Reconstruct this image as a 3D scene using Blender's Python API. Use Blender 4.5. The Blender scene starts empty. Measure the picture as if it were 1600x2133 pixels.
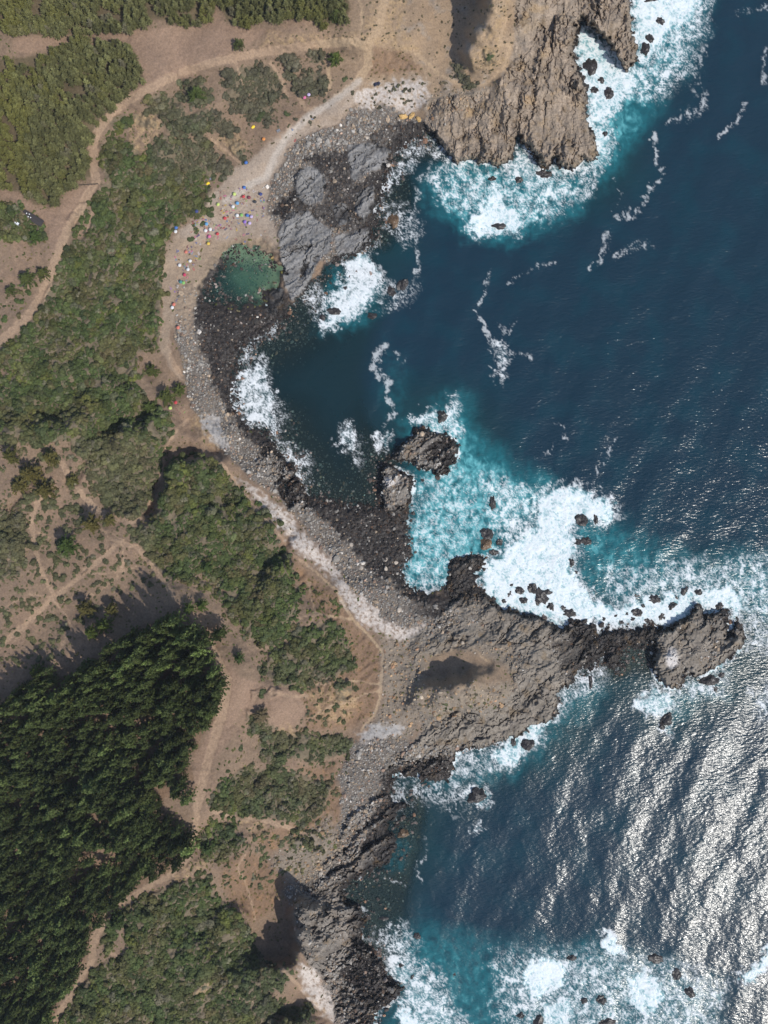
import bpy, bmesh, math, random
import numpy as np
from mathutils import Vector, Matrix

random.seed(7)
RNG = np.random.default_rng(7)
SC = bpy.context.scene
COL = SC.collection

# ------------------------------------------------------------------ camera, sky, sun, exposure
CAM_H = 490.0            # metres above the sea, looking straight down
MPP = 0.3                # metres for one photograph pixel at sea level
cam_data = bpy.data.cameras.new('camera')
cam_data.sensor_fit = 'VERTICAL'
cam_data.angle = 2 * math.atan(2133 * MPP / 2 / CAM_H)
cam_data.clip_start = 1.0
cam_data.clip_end = 60000.0
cam = bpy.data.objects.new('camera', cam_data)
cam.location = (0, 0, CAM_H)
COL.objects.link(cam)
SC.camera = cam

SUN_ZEN = math.radians(39)
SUN_AZ = np.array([0.74, -0.67]); SUN_AZ = SUN_AZ / np.linalg.norm(SUN_AZ)
sun_dir = Vector((SUN_AZ[0] * math.sin(SUN_ZEN), SUN_AZ[1] * math.sin(SUN_ZEN), math.cos(SUN_ZEN)))
world = bpy.data.worlds.new('World')
SC.world = world
world.use_nodes = True
wn = world.node_tree
bg = wn.nodes['Background']
sky = wn.nodes.new('ShaderNodeTexSky')
sky.sky_type = 'NISHITA'
sky.sun_disc = False
sky.sun_elevation = math.pi / 2 - SUN_ZEN
sky.sun_rotation = math.atan2(SUN_AZ[0], SUN_AZ[1])
sky.altitude = 100
wn.links.new(sky.outputs[0], bg.inputs[0])
bg.inputs[1].default_value = 0.14
sl = bpy.data.lights.new('sun', 'SUN')
sl.energy = 4.0
sl.angle = math.radians(0.53)
sl.color = (1.0, 0.955, 0.88)
sun = bpy.data.objects.new('sun', sl)
sun.rotation_euler = (-sun_dir).to_track_quat('-Z', 'Y').to_euler()
sun.location = (200, -200, 600)
COL.objects.link(sun)
SC.view_settings.view_transform = 'Standard'
SC.view_settings.look = 'None'
SC.view_settings.exposure = 0.0
SC.view_settings.gamma = 1.0
SC.view_settings.use_curve_mapping = False
SC.cycles.max_bounces = 6
SC.cycles.transparent_max_bounces = 8
SC.cycles.sample_clamp_indirect = 4.0

# ------------------------------------------------------------------ number tools
f32 = np.float32
def sstep(a, b, x):
    t = np.clip((x - a) / (b - a), 0, 1)
    return t * t * (3 - 2 * t)
_perm = np.random.default_rng(3).permutation(4096).astype(np.int32)
_gr = np.random.default_rng(4).uniform(0, 2 * np.pi, 4096)
_gx = np.cos(_gr).astype(f32); _gy = np.sin(_gr).astype(f32)
def _hash(i, j, s):
    return _perm[(i + _perm[(j + s * 101) & 4095]) & 4095]
def perlin(x, y, seed=0):
    xi = np.floor(x).astype(np.int32); yi = np.floor(y).astype(np.int32)
    fx = (x - xi).astype(f32); fy = (y - yi).astype(f32)
    u = fx * fx * fx * (fx * (fx * 6 - 15) + 10); v = fy * fy * fy * (fy * (fy * 6 - 15) + 10)
    def g(i, j, dx, dy):
        h = _hash(xi + i, yi + j, seed)
        return _gx[h] * dx + _gy[h] * dy
    a = g(0, 0, fx, fy); b = g(1, 0, fx - 1, fy); c = g(0, 1, fx, fy - 1); d = g(1, 1, fx - 1, fy - 1)
    return ((a + u * (b - a)) * (1 - v) + (c + u * (d - c)) * v) * 1.45
def fbm(x, y, seed=0, oc=4, gain=0.5):
    s = 0; a = 1.0; n = 0
    for k in range(oc):
        s = s + a * perlin(x, y, seed + k * 7); n += a; a *= gain
        x = x * 2.03 + 17.1; y = y * 2.03 + 5.7
    return s / n
def ridged(x, y, seed=0, oc=3):
    s = 0; a = 1.0; n = 0
    for k in range(oc):
        s = s + a * (1 - np.abs(perlin(x, y, seed + k * 5)) * 2); n += a; a *= 0.5
        x = x * 2.1 + 9.1; y = y * 2.1 + 3.3
    return s / n
_rnd = np.random.default_rng(9).random((4096, 4)).astype(f32)
def worley(x, y, seed=0):
    """F1, F2, four random numbers of the nearest cell, offset to its point"""
    xi = np.floor(x).astype(np.int32); yi = np.floor(y).astype(np.int32)
    f1 = np.full(x.shape, 9, f32); f2 = np.full(x.shape, 9, f32)
    ids = np.zeros(x.shape, np.int32); ox = np.zeros(x.shape, f32); oy = np.zeros(x.shape, f32)
    for i in (-1, 0, 1):
        for j in (-1, 0, 1):
            h = _hash(xi + i, yi + j, seed)
            dx = (x - (xi + i + _rnd[h, 0])).astype(f32); dy = (y - (yi + j + _rnd[h, 1])).astype(f32)
            d = np.sqrt(dx * dx + dy * dy)
            m = d < f1
            f2 = np.where(m, f1, np.minimum(f2, d))
            f1 = np.where(m, d, f1); ids = np.where(m, h, ids); ox = np.where(m, dx, ox); oy = np.where(m, dy, oy)
    return f1, f2, _rnd[ids], ox, oy

# low resolution distance fields in photograph pixels
LR = 5
LU = np.arange(-300, 1901, LR).astype(f32); LV = np.arange(-300, 2441, LR).astype(f32)
LGU, LGV = np.meshgrid(LU, LV)
BIG = f32(-400)
def _segdist(px, py, pts, closed):
    d2 = np.full(px.shape, 1e9, f32)
    n = len(pts)
    inside = np.zeros(px.shape, bool)
    for k in range(n if closed else n - 1):
        ax, ay = pts[k]; bx, by = pts[(k + 1) % n]
        vx, vy = bx - ax, by - ay
        L = vx * vx + vy * vy + 1e-9
        t = np.clip(((px - ax) * vx + (py - ay) * vy) / L, 0, 1)
        ex = px - (ax + t * vx); ey = py - (ay + t * vy)
        d2 = np.minimum(d2, ex * ex + ey * ey)
        if closed and ay != by:
            cond = ((ay > py) != (by > py)) & (px < (bx - ax) * (py - ay) / (by - ay) + ax)
            inside ^= cond
    return np.sqrt(d2), inside
def _lowfield(pts, closed, width, pad=130):
    xs = [p[0] for p in pts]; ys = [p[1] for p in pts]
    i0, i1 = np.searchsorted(LU, [min(xs) - pad, max(xs) + pad]); j0, j1 = np.searchsorted(LV, [min(ys) - pad, max(ys) + pad])
    out = np.full(LGU.shape, BIG, f32)
    sl_ = (slice(j0, j1 + 1), slice(i0, i1 + 1))
    d, ins = _segdist(LGU[sl_], LGV[sl_], pts, closed)
    out[sl_] = np.where(ins, d, -d) if closed else width / 2 - d
    return out
def samp(arr, u, v):
    x = np.clip((u - LU[0]) / LR, 0, len(LU) - 1.001); y = np.clip((v - LV[0]) / LR, 0, len(LV) - 1.001)
    i = x.astype(np.int32); j = y.astype(np.int32); fx = (x - i).astype(f32); fy = (y - j).astype(f32)
    a = arr[j, i]; b = arr[j, i + 1]; c = arr[j + 1, i]; d = arr[j + 1, i + 1]
    return (a * (1 - fx) + b * fx) * (1 - fy) + (c * (1 - fx) + d * fx) * fy
def polys(lst):
    out = np.full(LGU.shape, BIG, f32)
    for p in lst: out = np.maximum(out, _lowfield(p, True, 0))
    return out
def lines(lst):
    out = np.full(LGU.shape, BIG, f32)
    for w, p in lst: out = np.maximum(out, _lowfield(p, False, w, 60))
    return out

# ------------------------------------------------------------------ layout of the place (photograph pixels, 0.3 m each)
COAST = [(1330,-400),(1320,-60),(1312,0),(1318,40),(1322,75),(1330,100),(1328,125),(1305,152),(1290,128),(1272,97),(1250,75),(1228,52),(1214,40),(1200,60),(1196,83),(1193,113),(1203,133),(1213,167),(1219,200),(1223,230),(1229,253),(1239,283),(1249,327),(1233,338),(1212,333),(1208,343),(1186,353),(1167,347),(1159,328),(1152,332),(1143,347),(1126,345),(1118,327),(1103,310),(1088,300),(1079,283),(1072,305),(1064,328),(1046,343),(1036,350),(1023,343),(1000,337),(980,333),(963,340),(953,343),(940,333),(926,317),(914,300),(900,282),(886,272),(860,288),(835,298),(822,315),(816,333),(800,357),(796,367),(793,393),(790,413),(780,430),(783,460),(773,477),(776,497),(763,513),(740,530),(700,540),(678,552),(668,576),(645,593),(632,613),(606,632),(592,640),(596,656),(575,664),(560,683),(522,704),(497,720),(487,745),(481,775),(479,800),(483,840),(496,870),(520,893),(545,905),(570,915),(576,935),(592,955),(612,975),(622,1000),(634,1012),(648,1036),(690,1050),(730,1058),(770,1062),(795,1062),(793,1033),(790,1000),(793,976),(802,966),(826,973),(860,993),(863,1013),(855,1050),(848,1080),(845,1110),(850,1130),(860,1150),(850,1165),(834,1180),(831,1195),(840,1215),(860,1230),(885,1238),(910,1234),(925,1220),(935,1200),(932,1180),(947,1165),(980,1158),(1012,1163),(1012,1185),(992,1205),(1002,1225),(1020,1240),(1036,1262),(1066,1268),(1090,1275),(1125,1285),(1150,1300),(1178,1306),(1190,1290),(1215,1284),(1240,1300),(1252,1314),(1280,1318),(1300,1312),(1330,1316),(1360,1308),(1395,1310),(1405,1295),(1425,1285),(1440,1275),(1445,1255),(1460,1255),(1470,1275),(1490,1275),(1515,1272),(1518,1300),(1513,1328),(1525,1320),(1530,1300),(1540,1290),(1549,1315),(1550,1340),(1540,1355),(1515,1375),(1495,1390),(1475,1400),(1450,1410),(1435,1402),(1425,1405),(1415,1430),(1400,1437),(1385,1430),(1367,1410),(1358,1385),(1364,1362),(1366,1346),(1345,1342),(1320,1348),(1298,1345),(1292,1366),(1284,1396),(1274,1388),(1262,1372),(1240,1375),(1216,1390),(1200,1410),(1196,1426),(1183,1429),(1166,1433),(1161,1443),(1163,1456),(1158,1483),(1152,1503),(1126,1508),(1099,1520),(1086,1532),(1060,1542),(1030,1548),(1008,1557),(983,1560),(963,1563),(948,1576),(946,1600),(940,1617),(910,1627),(886,1627),(866,1623),(853,1617),(833,1610),(816,1620),(810,1640),(816,1662),(833,1663),(856,1667),(853,1687),(833,1703),(813,1717),(810,1727),(818,1737),(832,1750),(830,1765),(816,1793),(800,1807),(780,1810),(763,1817),(746,1827),(725,1840),(714,1855),(720,1877),(740,1883),(760,1893),(757,1933),(754,1957),(766,1973),(786,1993),(796,2017),(810,2047),(833,2050),(840,2060),(823,2083),(800,2097),(786,2110),(780,2133),(772,2250),(760,2600),(-900,2600),(-900,-400)]
ISLET_A = [(833,928),(853,910),(866,888),(893,890),(926,900),(956,916),(960,950),(940,983),(916,996),(900,983),(880,980),(856,965),(822,962),(808,956),(820,946)]
POOL = [(470,522),(500,512),(540,517),(572,540),(584,562),(578,590),(556,606),(547,632),(500,637),(450,639),(424,624),(432,592),(444,556)]
SLAB2 = [(548,640),(560,612),(575,598),(590,603),(594,630),(585,652),(562,658)]
HR1 = [(884,262),(890,215),(940,196),(985,200),(1030,178),(1062,140),(1074,80),(1080,-400),(1500,-400),(1500,250),(1290,400),(1000,390),(890,300)]
SLABS = [[(578,482),(600,440),(640,435),(692,482),(692,520),(662,546),(642,600),(607,628),(592,592),(584,530)],[(618,352),(658,344),(682,370),(672,420),(640,430),(614,410)],[(722,300),(780,294),(818,312),(804,350),(764,362),(736,384),(722,340)],[(694,492),(740,478),(776,470),(770,510),(732,532),(702,538)],[(740,400),(778,384),(786,430),(760,462),(735,440)],[(690,430),(720,420),(735,460),(705,475)]]
DARK = [[(640,330),(720,310),(735,385),(806,352),(796,400),(784,474),(700,484),(640,436),(684,420),(684,368)],[(800,262),(884,256),(910,285),(865,318),(790,314),(770,290)],[(570,440),(612,400),(640,436),(600,450)],
 [(430,560),(500,536),(560,600),(600,612),(610,660),(480,740),(480,800),(500,880),(580,920),(650,1030),(870,1065),(870,1240),(945,1240),(965,1262),(905,1282),(850,1276),(805,1232),(775,1190),(712,1118),(665,1075),(612,1010),(552,950),(482,872),(450,800),(425,740),(405,670)],
 [(930,1155),(1030,1155),(1010,1225),(1066,1258),(1160,1288),(1300,1308),(1400,1290),(1570,1230),(1570,1310),(1400,1325),(1300,1400),(1185,1445),(1165,1390),(1150,1330),(1080,1296),(1000,1262),(930,1245)],
 [(800,1600),(960,1570),(945,1640),(830,1640),(840,1720),(810,1820),(720,1860),(640,1875),(620,1850),(750,1790),(780,1700)],[(690,1870),(765,1880),(785,1985),(855,2060),(765,2140),(725,2140),(745,2060),(705,2020),(740,1960)],[(560,930),(620,1000),(650,1040),(610,1030),(570,980)]]
HR3 = [(850,1330),(900,1296),(940,1265),(925,1210),(935,1145),(1060,1145),(1060,1215),(1100,1240),(1620,1220),(1620,1480),(1190,1460),(1110,1545),(960,1595),(850,1640),(800,1640),(800,1580),(850,1560),(880,1520),(870,1470),(864,1400)]
HR4 = [(700,1760),(730,1700),(790,1660),(880,1640),(870,1780),(760,1860),(780,1900),(770,1960),(840,2060),(790,2140),(700,2140),(690,2060),(640,2000),(615,1960),(610,1890),(660,1830)]
HR5 = [(565,905),(610,950),(650,1020),(640,1060),(600,1060),(570,1010),(530,960)]
HEAD2_SOIL = [(872,1356),(905,1366),(940,1352),(1000,1343),(1062,1342),(1075,1370),(1060,1400),(1078,1430),(1040,1470),(985,1480),(930,1475),(890,1500),(868,1460)]
OCHRE = [[(932,1428),(975,1420),(1040,1435),(1090,1420),(1060,1452),(1000,1465),(985,1480),(965,1470),(955,1450)],
 [(640,1440),(690,1425),(730,1435),(745,1470),(720,1500),(690,1510),(655,1490)],[(1024,-60),(1062,-60),(1060,60),(1040,110),(1075,140),(1010,150),(975,140),(985,105),(1008,70),(1026,40)],
 [(270,235),(310,230),(340,250),(330,290),(305,330),(280,320),(268,280)],[(395,870),(430,850),(450,900),(470,935),(430,925),(398,890)],
 [(350,1815),(385,1795),(420,1790),(440,1798),(400,1830),(370,1842)],[(480,1700),(530,1705),(560,1715),(545,1740),(495,1722)],
 [(395,2080),(420,2050),(445,2045),(448,2062),(420,2075)],[(590,1505),(640,1520),(600,1535),(570,1530)],
 [(560,60),(600,70),(700,75),(760,60),(790,-60),(850,-60),(840,60),(880,110),(830,105),(770,95),(690,88),(600,95),(540,105)],
 [(430,300),(490,260),(520,300),(480,330)]]
DRYRED = [[(612,1150),(650,1205),(700,1240),(735,1300),(790,1350),(797,1420),(772,1490),(720,1520),(640,1520),(620,1440),(700,1410),(735,1370),(720,1310),(660,1290),(640,1240),(612,1190)],
 [(470,1790),(520,1775),(570,1790),(600,1840),(560,1900),(525,1920),(480,1880),(465,1840)],[(620,1600),(700,1590),(715,1680),(690,1760),(640,1740),(560,1770),(520,1740),(600,1720),(680,1650)],
 [(780,100),(850,110),(880,150),(760,160)],[(480,380),(500,1270)]][:4]
PALE = [[(738,200),(760,182),(830,168),(885,168),(893,205),(870,225),(850,238),(800,215),(765,228),(745,220)],
 [(498,1000),(530,1020),(560,1050),(598,1062),(625,1108),(660,1138),(692,1170),(712,1202),(740,1238),(785,1268),(805,1295),(845,1312),(885,1296),(893,1316),(845,1338),(800,1324),(760,1300),(716,1256),(690,1200),(650,1168),(612,1140),(578,1092),(540,1050)],
 [(748,1528),(790,1508),(838,1512),(836,1532),(790,1540),(758,1548)],[(622,2010),(665,2008),(668,2050),(690,2080),(722,2110),(705,2136),(665,2100),(635,2075)],
 [(420,878),(446,862),(462,895),(484,935),(460,930),(436,905)]]
RUBBLE = [[(795,1335),(905,1325),(880,1420),(885,1500),(850,1540),(765,1540),(800,1450)],[(880,1440),(1080,1420),(1060,1480),(960,1500),(880,1520)],[(885,205),(960,190),(1015,180),(980,230),(900,260)],[(560,1790),(690,1700),(720,1780),(620,1850)],[(930,1340),(1080,1330),(1080,1400),(1000,1360)]]
SAND = [[(735,190),(755,205),(720,240),(700,262),(640,282),(605,306),(580,350),(562,390),(556,425),(578,470),(580,525),(540,520),(500,513),(468,524),(440,560),(425,610),(405,640),(395,700),(372,660),(355,690),(350,760),(385,790),(372,782),(345,750),(335,720),(342,650),(340,560),(350,510),(380,480),(420,450),(445,405),(470,368),(520,330),(560,300),(620,255),(690,210)]]
COBBLE = [[(618,292),(700,262),(738,226),(800,216),(850,238),(888,250),(884,280),(860,300),(825,318),(790,306),(720,306),(640,322),(598,360),(596,410),(590,450),(575,478),(552,440),(560,395),(580,345)],
 [(372,590),(420,600),(428,640),(500,648),(600,640),(640,700),(560,720),(520,760),(500,800),(520,900),(600,950),(650,1030),(860,1070),(870,1130),(850,1200),(900,1260),(940,1250),(960,1280),(905,1318),(845,1318),(800,1290),(740,1236),(690,1165),(655,1128),(600,1055),(540,1010),(485,960),(440,905),(400,850),(385,780),(365,700),(368,640)],
 [(735,1545),(835,1535),(900,1560),(970,1570),(930,1620),(830,1610),(800,1660),(790,1710),(740,1790),(700,1800),(720,1840),(650,1860),(600,1890),(590,1850),(680,1790),(712,1700),(705,1620)],
 [(690,1990),(760,1960),(830,2040),(800,2120),(740,2180),(700,2120),(670,2060)],
 [(436,536),(500,530),(545,555),(520,600),(440,640),(420,610)]]
LIGHTSOIL = [[(25,78),(120,78),(260,65),(330,58),(440,42),(448,18),(470,50),(520,58),(580,62),(500,100),(425,132),(370,150),(340,182),(300,192),(250,202),(300,165),(282,105),(240,90),(110,98),(60,112),(28,105)],
 [(470,1370),(500,1410),(560,1425),(620,1440),(640,1480),(600,1520),(530,1500),(500,1480),(480,1540),(440,1600),(405,1640),(400,1580),(450,1500),(465,1420),(440,1370)],
 [(0,392),(40,402),(80,440),(120,432),(150,395),(200,385),(190,410),(160,440),(140,480),(115,520),(95,545),(105,500),(95,470),(70,440),(30,415),(0,408)]]
ROADS = [(5,[(60,1100),(100,1120),(150,1108)]),(6,[(180,1045),(205,1095),(240,1128)]),(5,[(0,1272),(60,1238),(108,1245)]),(5,[(130,1252),(200,1238),(245,1205),(256,1150)]),(5,[(165,1182),(200,1196),(257,1190),(300,1175)]),(5,[(20,1350),(60,1300),(75,1262)]),(6,[(0,1180),(40,1150),(72,1140)]),(5,[(0,640),(30,620),(60,600)]),(5,[(600,1250),(625,1290),(655,1280)]),(5,[(545,1240),(600,1235),(645,1215)]),(5,[(620,1395),(660,1425),(735,1420),(790,1425)]),(5,[(640,1500),(690,1470),(735,1462)]),(24,[(360,160),(300,192),(262,212),(232,236),(206,266),(193,300),(197,345),(200,388)]),(22,[(380,150),(450,130),(530,112),(600,100),(690,90),(742,86),(765,102),(768,132),(745,172),(705,205)]),
 (20,[(800,-60),(800,0),(790,60),(768,90)]),(7,[(748,-20),(756,30),(752,70)]),(24,[(190,395),(165,440),(135,490),(115,545),(90,615),(62,655),(10,705),(-60,740)]),
 (16,[(130,965),(160,1020),(200,1060),(235,1078),(272,1090),(292,1078)]),(14,[(248,1130),(215,1160),(150,1215),(115,1242),(60,1295),(-40,1375)]),(13,[(240,1118),(262,1135),(290,1142),(320,1182),(345,1215),(362,1242)]),
 (12,[(95,1010),(65,1080),(72,1140),(85,1190),(112,1238)]),(7,[(112,1250),(140,1285),(150,1310),(130,1345),(120,1370)]),(9,[(292,1078),(312,1045),(330,1000),(347,928),(372,890),(396,872)]),(6,[(256,1140),(257,1190)]),
 (24,[(432,1330),(455,1380),(475,1420),(462,1490),(442,1560),(425,1620),(412,1680)]),(15,[(412,1680),(405,1740),(392,1790),(355,1825),(318,1843),(272,1872),(222,1908),(198,1955),(192,2005)]),(20,[(222,1908),(198,1955),(190,2010)]),(14,[(190,2005),(160,2060),(130,2100),(105,2160)]),
 (9,[(230,1985),(250,1995),(265,1975)]),(12,[(442,1690),(500,1705),(560,1712),(605,1725),(650,1745),(682,1775)]),(6,[(510,1778),(495,1810),(512,1840),(525,1880),(530,1915)]),
 (7,[(450,950),(490,1002),(535,1062),(580,1112),(610,1155),(660,1192),(700,1232),(735,1290),(770,1325),(798,1360),(798,1400),(792,1450),(780,1490),(752,1522)]),
 (6,[(735,1290),(690,1285),(660,1278)]),(5,[(792,1440),(760,1445),(735,1462)]),(6,[(642,1210),(650,1250),(660,1278),(640,1310),(610,1345)]),(14,[(345,545),(345,640),(340,700),(358,752),(376,780)]),
 (9,[(1042,-40),(1028,40),(1005,78),(985,112)]),(9,[(862,105),(915,155),(975,186),(1012,176),(1050,142),(1064,95),(1040,92),(1055,40),(1035,20)]),(8,[(900,1368),(935,1354),(985,1344),(1012,1348),(1045,1338)]),(6,[(985,1350),(1020,1380)]),(7,[(975,1425),(962,1450),(968,1470)]),
 (6,[(490,130),(505,170),(520,200)]),(10,[(565,130),(585,160),(600,200)]),(9,[(683,140),(690,175),(680,195)]),(8,[(440,290),(490,330),(510,350)]),(10,[(620,200),(640,230),(660,225)]),
 (9,[(180,480),(190,455),(200,430)]),(9,[(545,1440),(600,1450),(640,1450)]),(6,[(533,1352),(560,1352),(600,1348)]),(9,[(580,2010),(610,2040),(640,2075),(680,2110)]),(6,[(470,2090),(500,2080),(530,2085)])]
# vegetation
SCRUB = [[(205,302),(240,285),(282,300),(306,340),(322,292),(345,280),(372,296),(430,290),(445,330),(440,370),(408,380),(444,395),(436,425),(400,455),(372,470),(350,480),(344,520),(340,560),(335,620),(331,690),(326,722),(285,735),(285,790),(300,840),(350,860),(358,900),(338,940),(325,1000),(310,1030),(300,1075),(278,1082),(232,1068),(200,1012),(190,970),(160,942),(140,915),(70,925),(0,922),(-300,900),(-300,790),(0,790),(22,772),(-300,760),(-300,735),(0,726),(32,704),(68,668),(92,622),(100,595),(118,570),(128,530),(150,500),(178,495),(195,460),(205,440),(195,402),(205,388),(225,380),(212,345)],
 [(228,252),(246,238),(268,242),(262,262),(240,276)],[(300,205),(330,196),(376,206),(386,240),(430,226),(484,255),(470,275),(430,276),(390,282),(348,276),(340,250),(312,236)],[(272,238),(300,236),(328,252),(336,268),(300,268),(278,256)],
 [(470,155),(500,140),(560,134),(590,160),(588,195),(560,215),(532,250),(500,232),(476,215)],[(580,115),(610,110),(622,140),(600,150)],[(646,102),(668,100),(676,128),(652,136)],[(612,165),(640,146),(680,156),(690,182),(650,195),(620,198)],
 [(465,275),(486,282),(508,310),(504,335),(482,320)],[(452,345),(474,340),(484,358),(456,372)],[(380,165),(420,160),(436,200),(410,226),(385,205)],[(535,215),(560,222),(566,245),(545,250)],
 [(350,958),(440,955),(456,985),(500,1012),(530,1060),(568,1092),(575,1130),(608,1172),(608,1195),(592,1202),(605,1232),(620,1262),(610,1292),(590,1330),(542,1350),(512,1320),(500,1290),(480,1270),(470,1230),(440,1215),(420,1190),(385,1202),(342,1200),(312,1152),(306,1106),(330,1050),(342,1000)],
 [(560,1362),(600,1346),(620,1320),(662,1298),(700,1302),(730,1350),(725,1390),(700,1410),(650,1420),(592,1430),(542,1400),(560,1380)],[(540,1542),(600,1526),(640,1532),(720,1542),(722,1570),(660,1588),(600,1578),(560,1592),(540,1566)],
 [(442,1680),(456,1640),(500,1602),(560,1602),(620,1612),(690,1640),(670,1698),(620,1718),(560,1700),(500,1700),(462,1694)],[(415,1742),(440,1712),(490,1724),(502,1760),(472,1790),(430,1795)],[(600,1745),(640,1750),(675,1770),(660,1778),(610,1762)],
 [(340,1852),(400,1832),(440,1838),(446,1862),(480,1892),(520,1932),(524,1972),(545,2016),(598,2014),(606,2030),(582,2056),(560,2078),(600,2096),(650,2112),(650,2440),(90,2440),(128,2112),(160,2074),(204,2014),(226,2000),(250,2000),(272,1960),(262,1915),(290,1872)],
 [(215,1900),(245,1885),(270,1905),(250,1940),(225,1985),(212,1960)],
 [(-300,425),(0,425),(40,428),(52,445),(90,470),(88,500),(60,500),(0,500),(-300,500)],[(140,455),(165,425),(185,420),(170,470),(140,500)],[(700,1425),(735,1435),(730,1460),(700,1462)],[(520,1440),(560,1430),(590,1440),(560,1462),(525,1458)],
 [(510,1480),(550,1475),(575,1510),(560,1540),(520,1520)],[(-300,1060),(0,1060),(50,1080),(55,1130),(40,1200),(0,1210),(-300,1200)],[(1005,108),(1030,100),(1036,128),(1012,138)],[(945,140),(965,145),(990,180),(970,180),(948,162)],
 [(290,1090),(310,1100),(330,1150),(360,1190),(400,1200),(440,1220),(470,1240),(480,1270),(500,1300),(480,1290),(450,1240),(400,1215),(350,1205),(310,1170),(285,1130)]]
FOREST_D = [[(-300,1520),(0,1512),(60,1492),(112,1452),(160,1402),(182,1372),(240,1342),(272,1312),(340,1292),(372,1282),(388,1310),(458,1302),(466,1335),(444,1356),(440,1390),(464,1420),(460,1450),(454,1500),(420,1530),(414,1560),(385,1580),(402,1602),(408,1640),(385,1668),(345,1660),(332,1690),(360,1720),(395,1735),(404,1756),(384,1790),(350,1822),(300,1842),(262,1872),(232,1888),(208,1916),(184,1956),(178,2006),(152,2036),(128,2076),(104,2140),(80,2440),(-300,2440)],
 [(-200,1480),(0,1472),(20,1450),(60,1420),(85,1386),(116,1392),(110,1440),(70,1480),(0,1498),(-200,1510)]]
FOREST_P = [[(-300,100),(0,124),(32,120),(70,118),(100,112),(112,92),(150,76),(200,80),(250,86),(275,106),(290,140),(300,165),(290,190),(250,200),(236,220),(214,255),(194,270),(180,300),(188,340),(190,365),(160,384),(130,395),(122,425),(76,428),(42,400),(0,390),(-300,380)],
 [(-300,-300),(-300,60),(0,64),(22,68),(60,72),(130,72),(180,72),(200,62),(268,65),(308,50),(320,38),(350,45),(380,52),(430,50),(446,26),(452,-10),(462,18),(470,40),(500,58),(520,50),(545,42),(580,45),(600,40),(640,36),(680,56),(720,48),(730,20),(725,-10),(720,-300)]]
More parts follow.
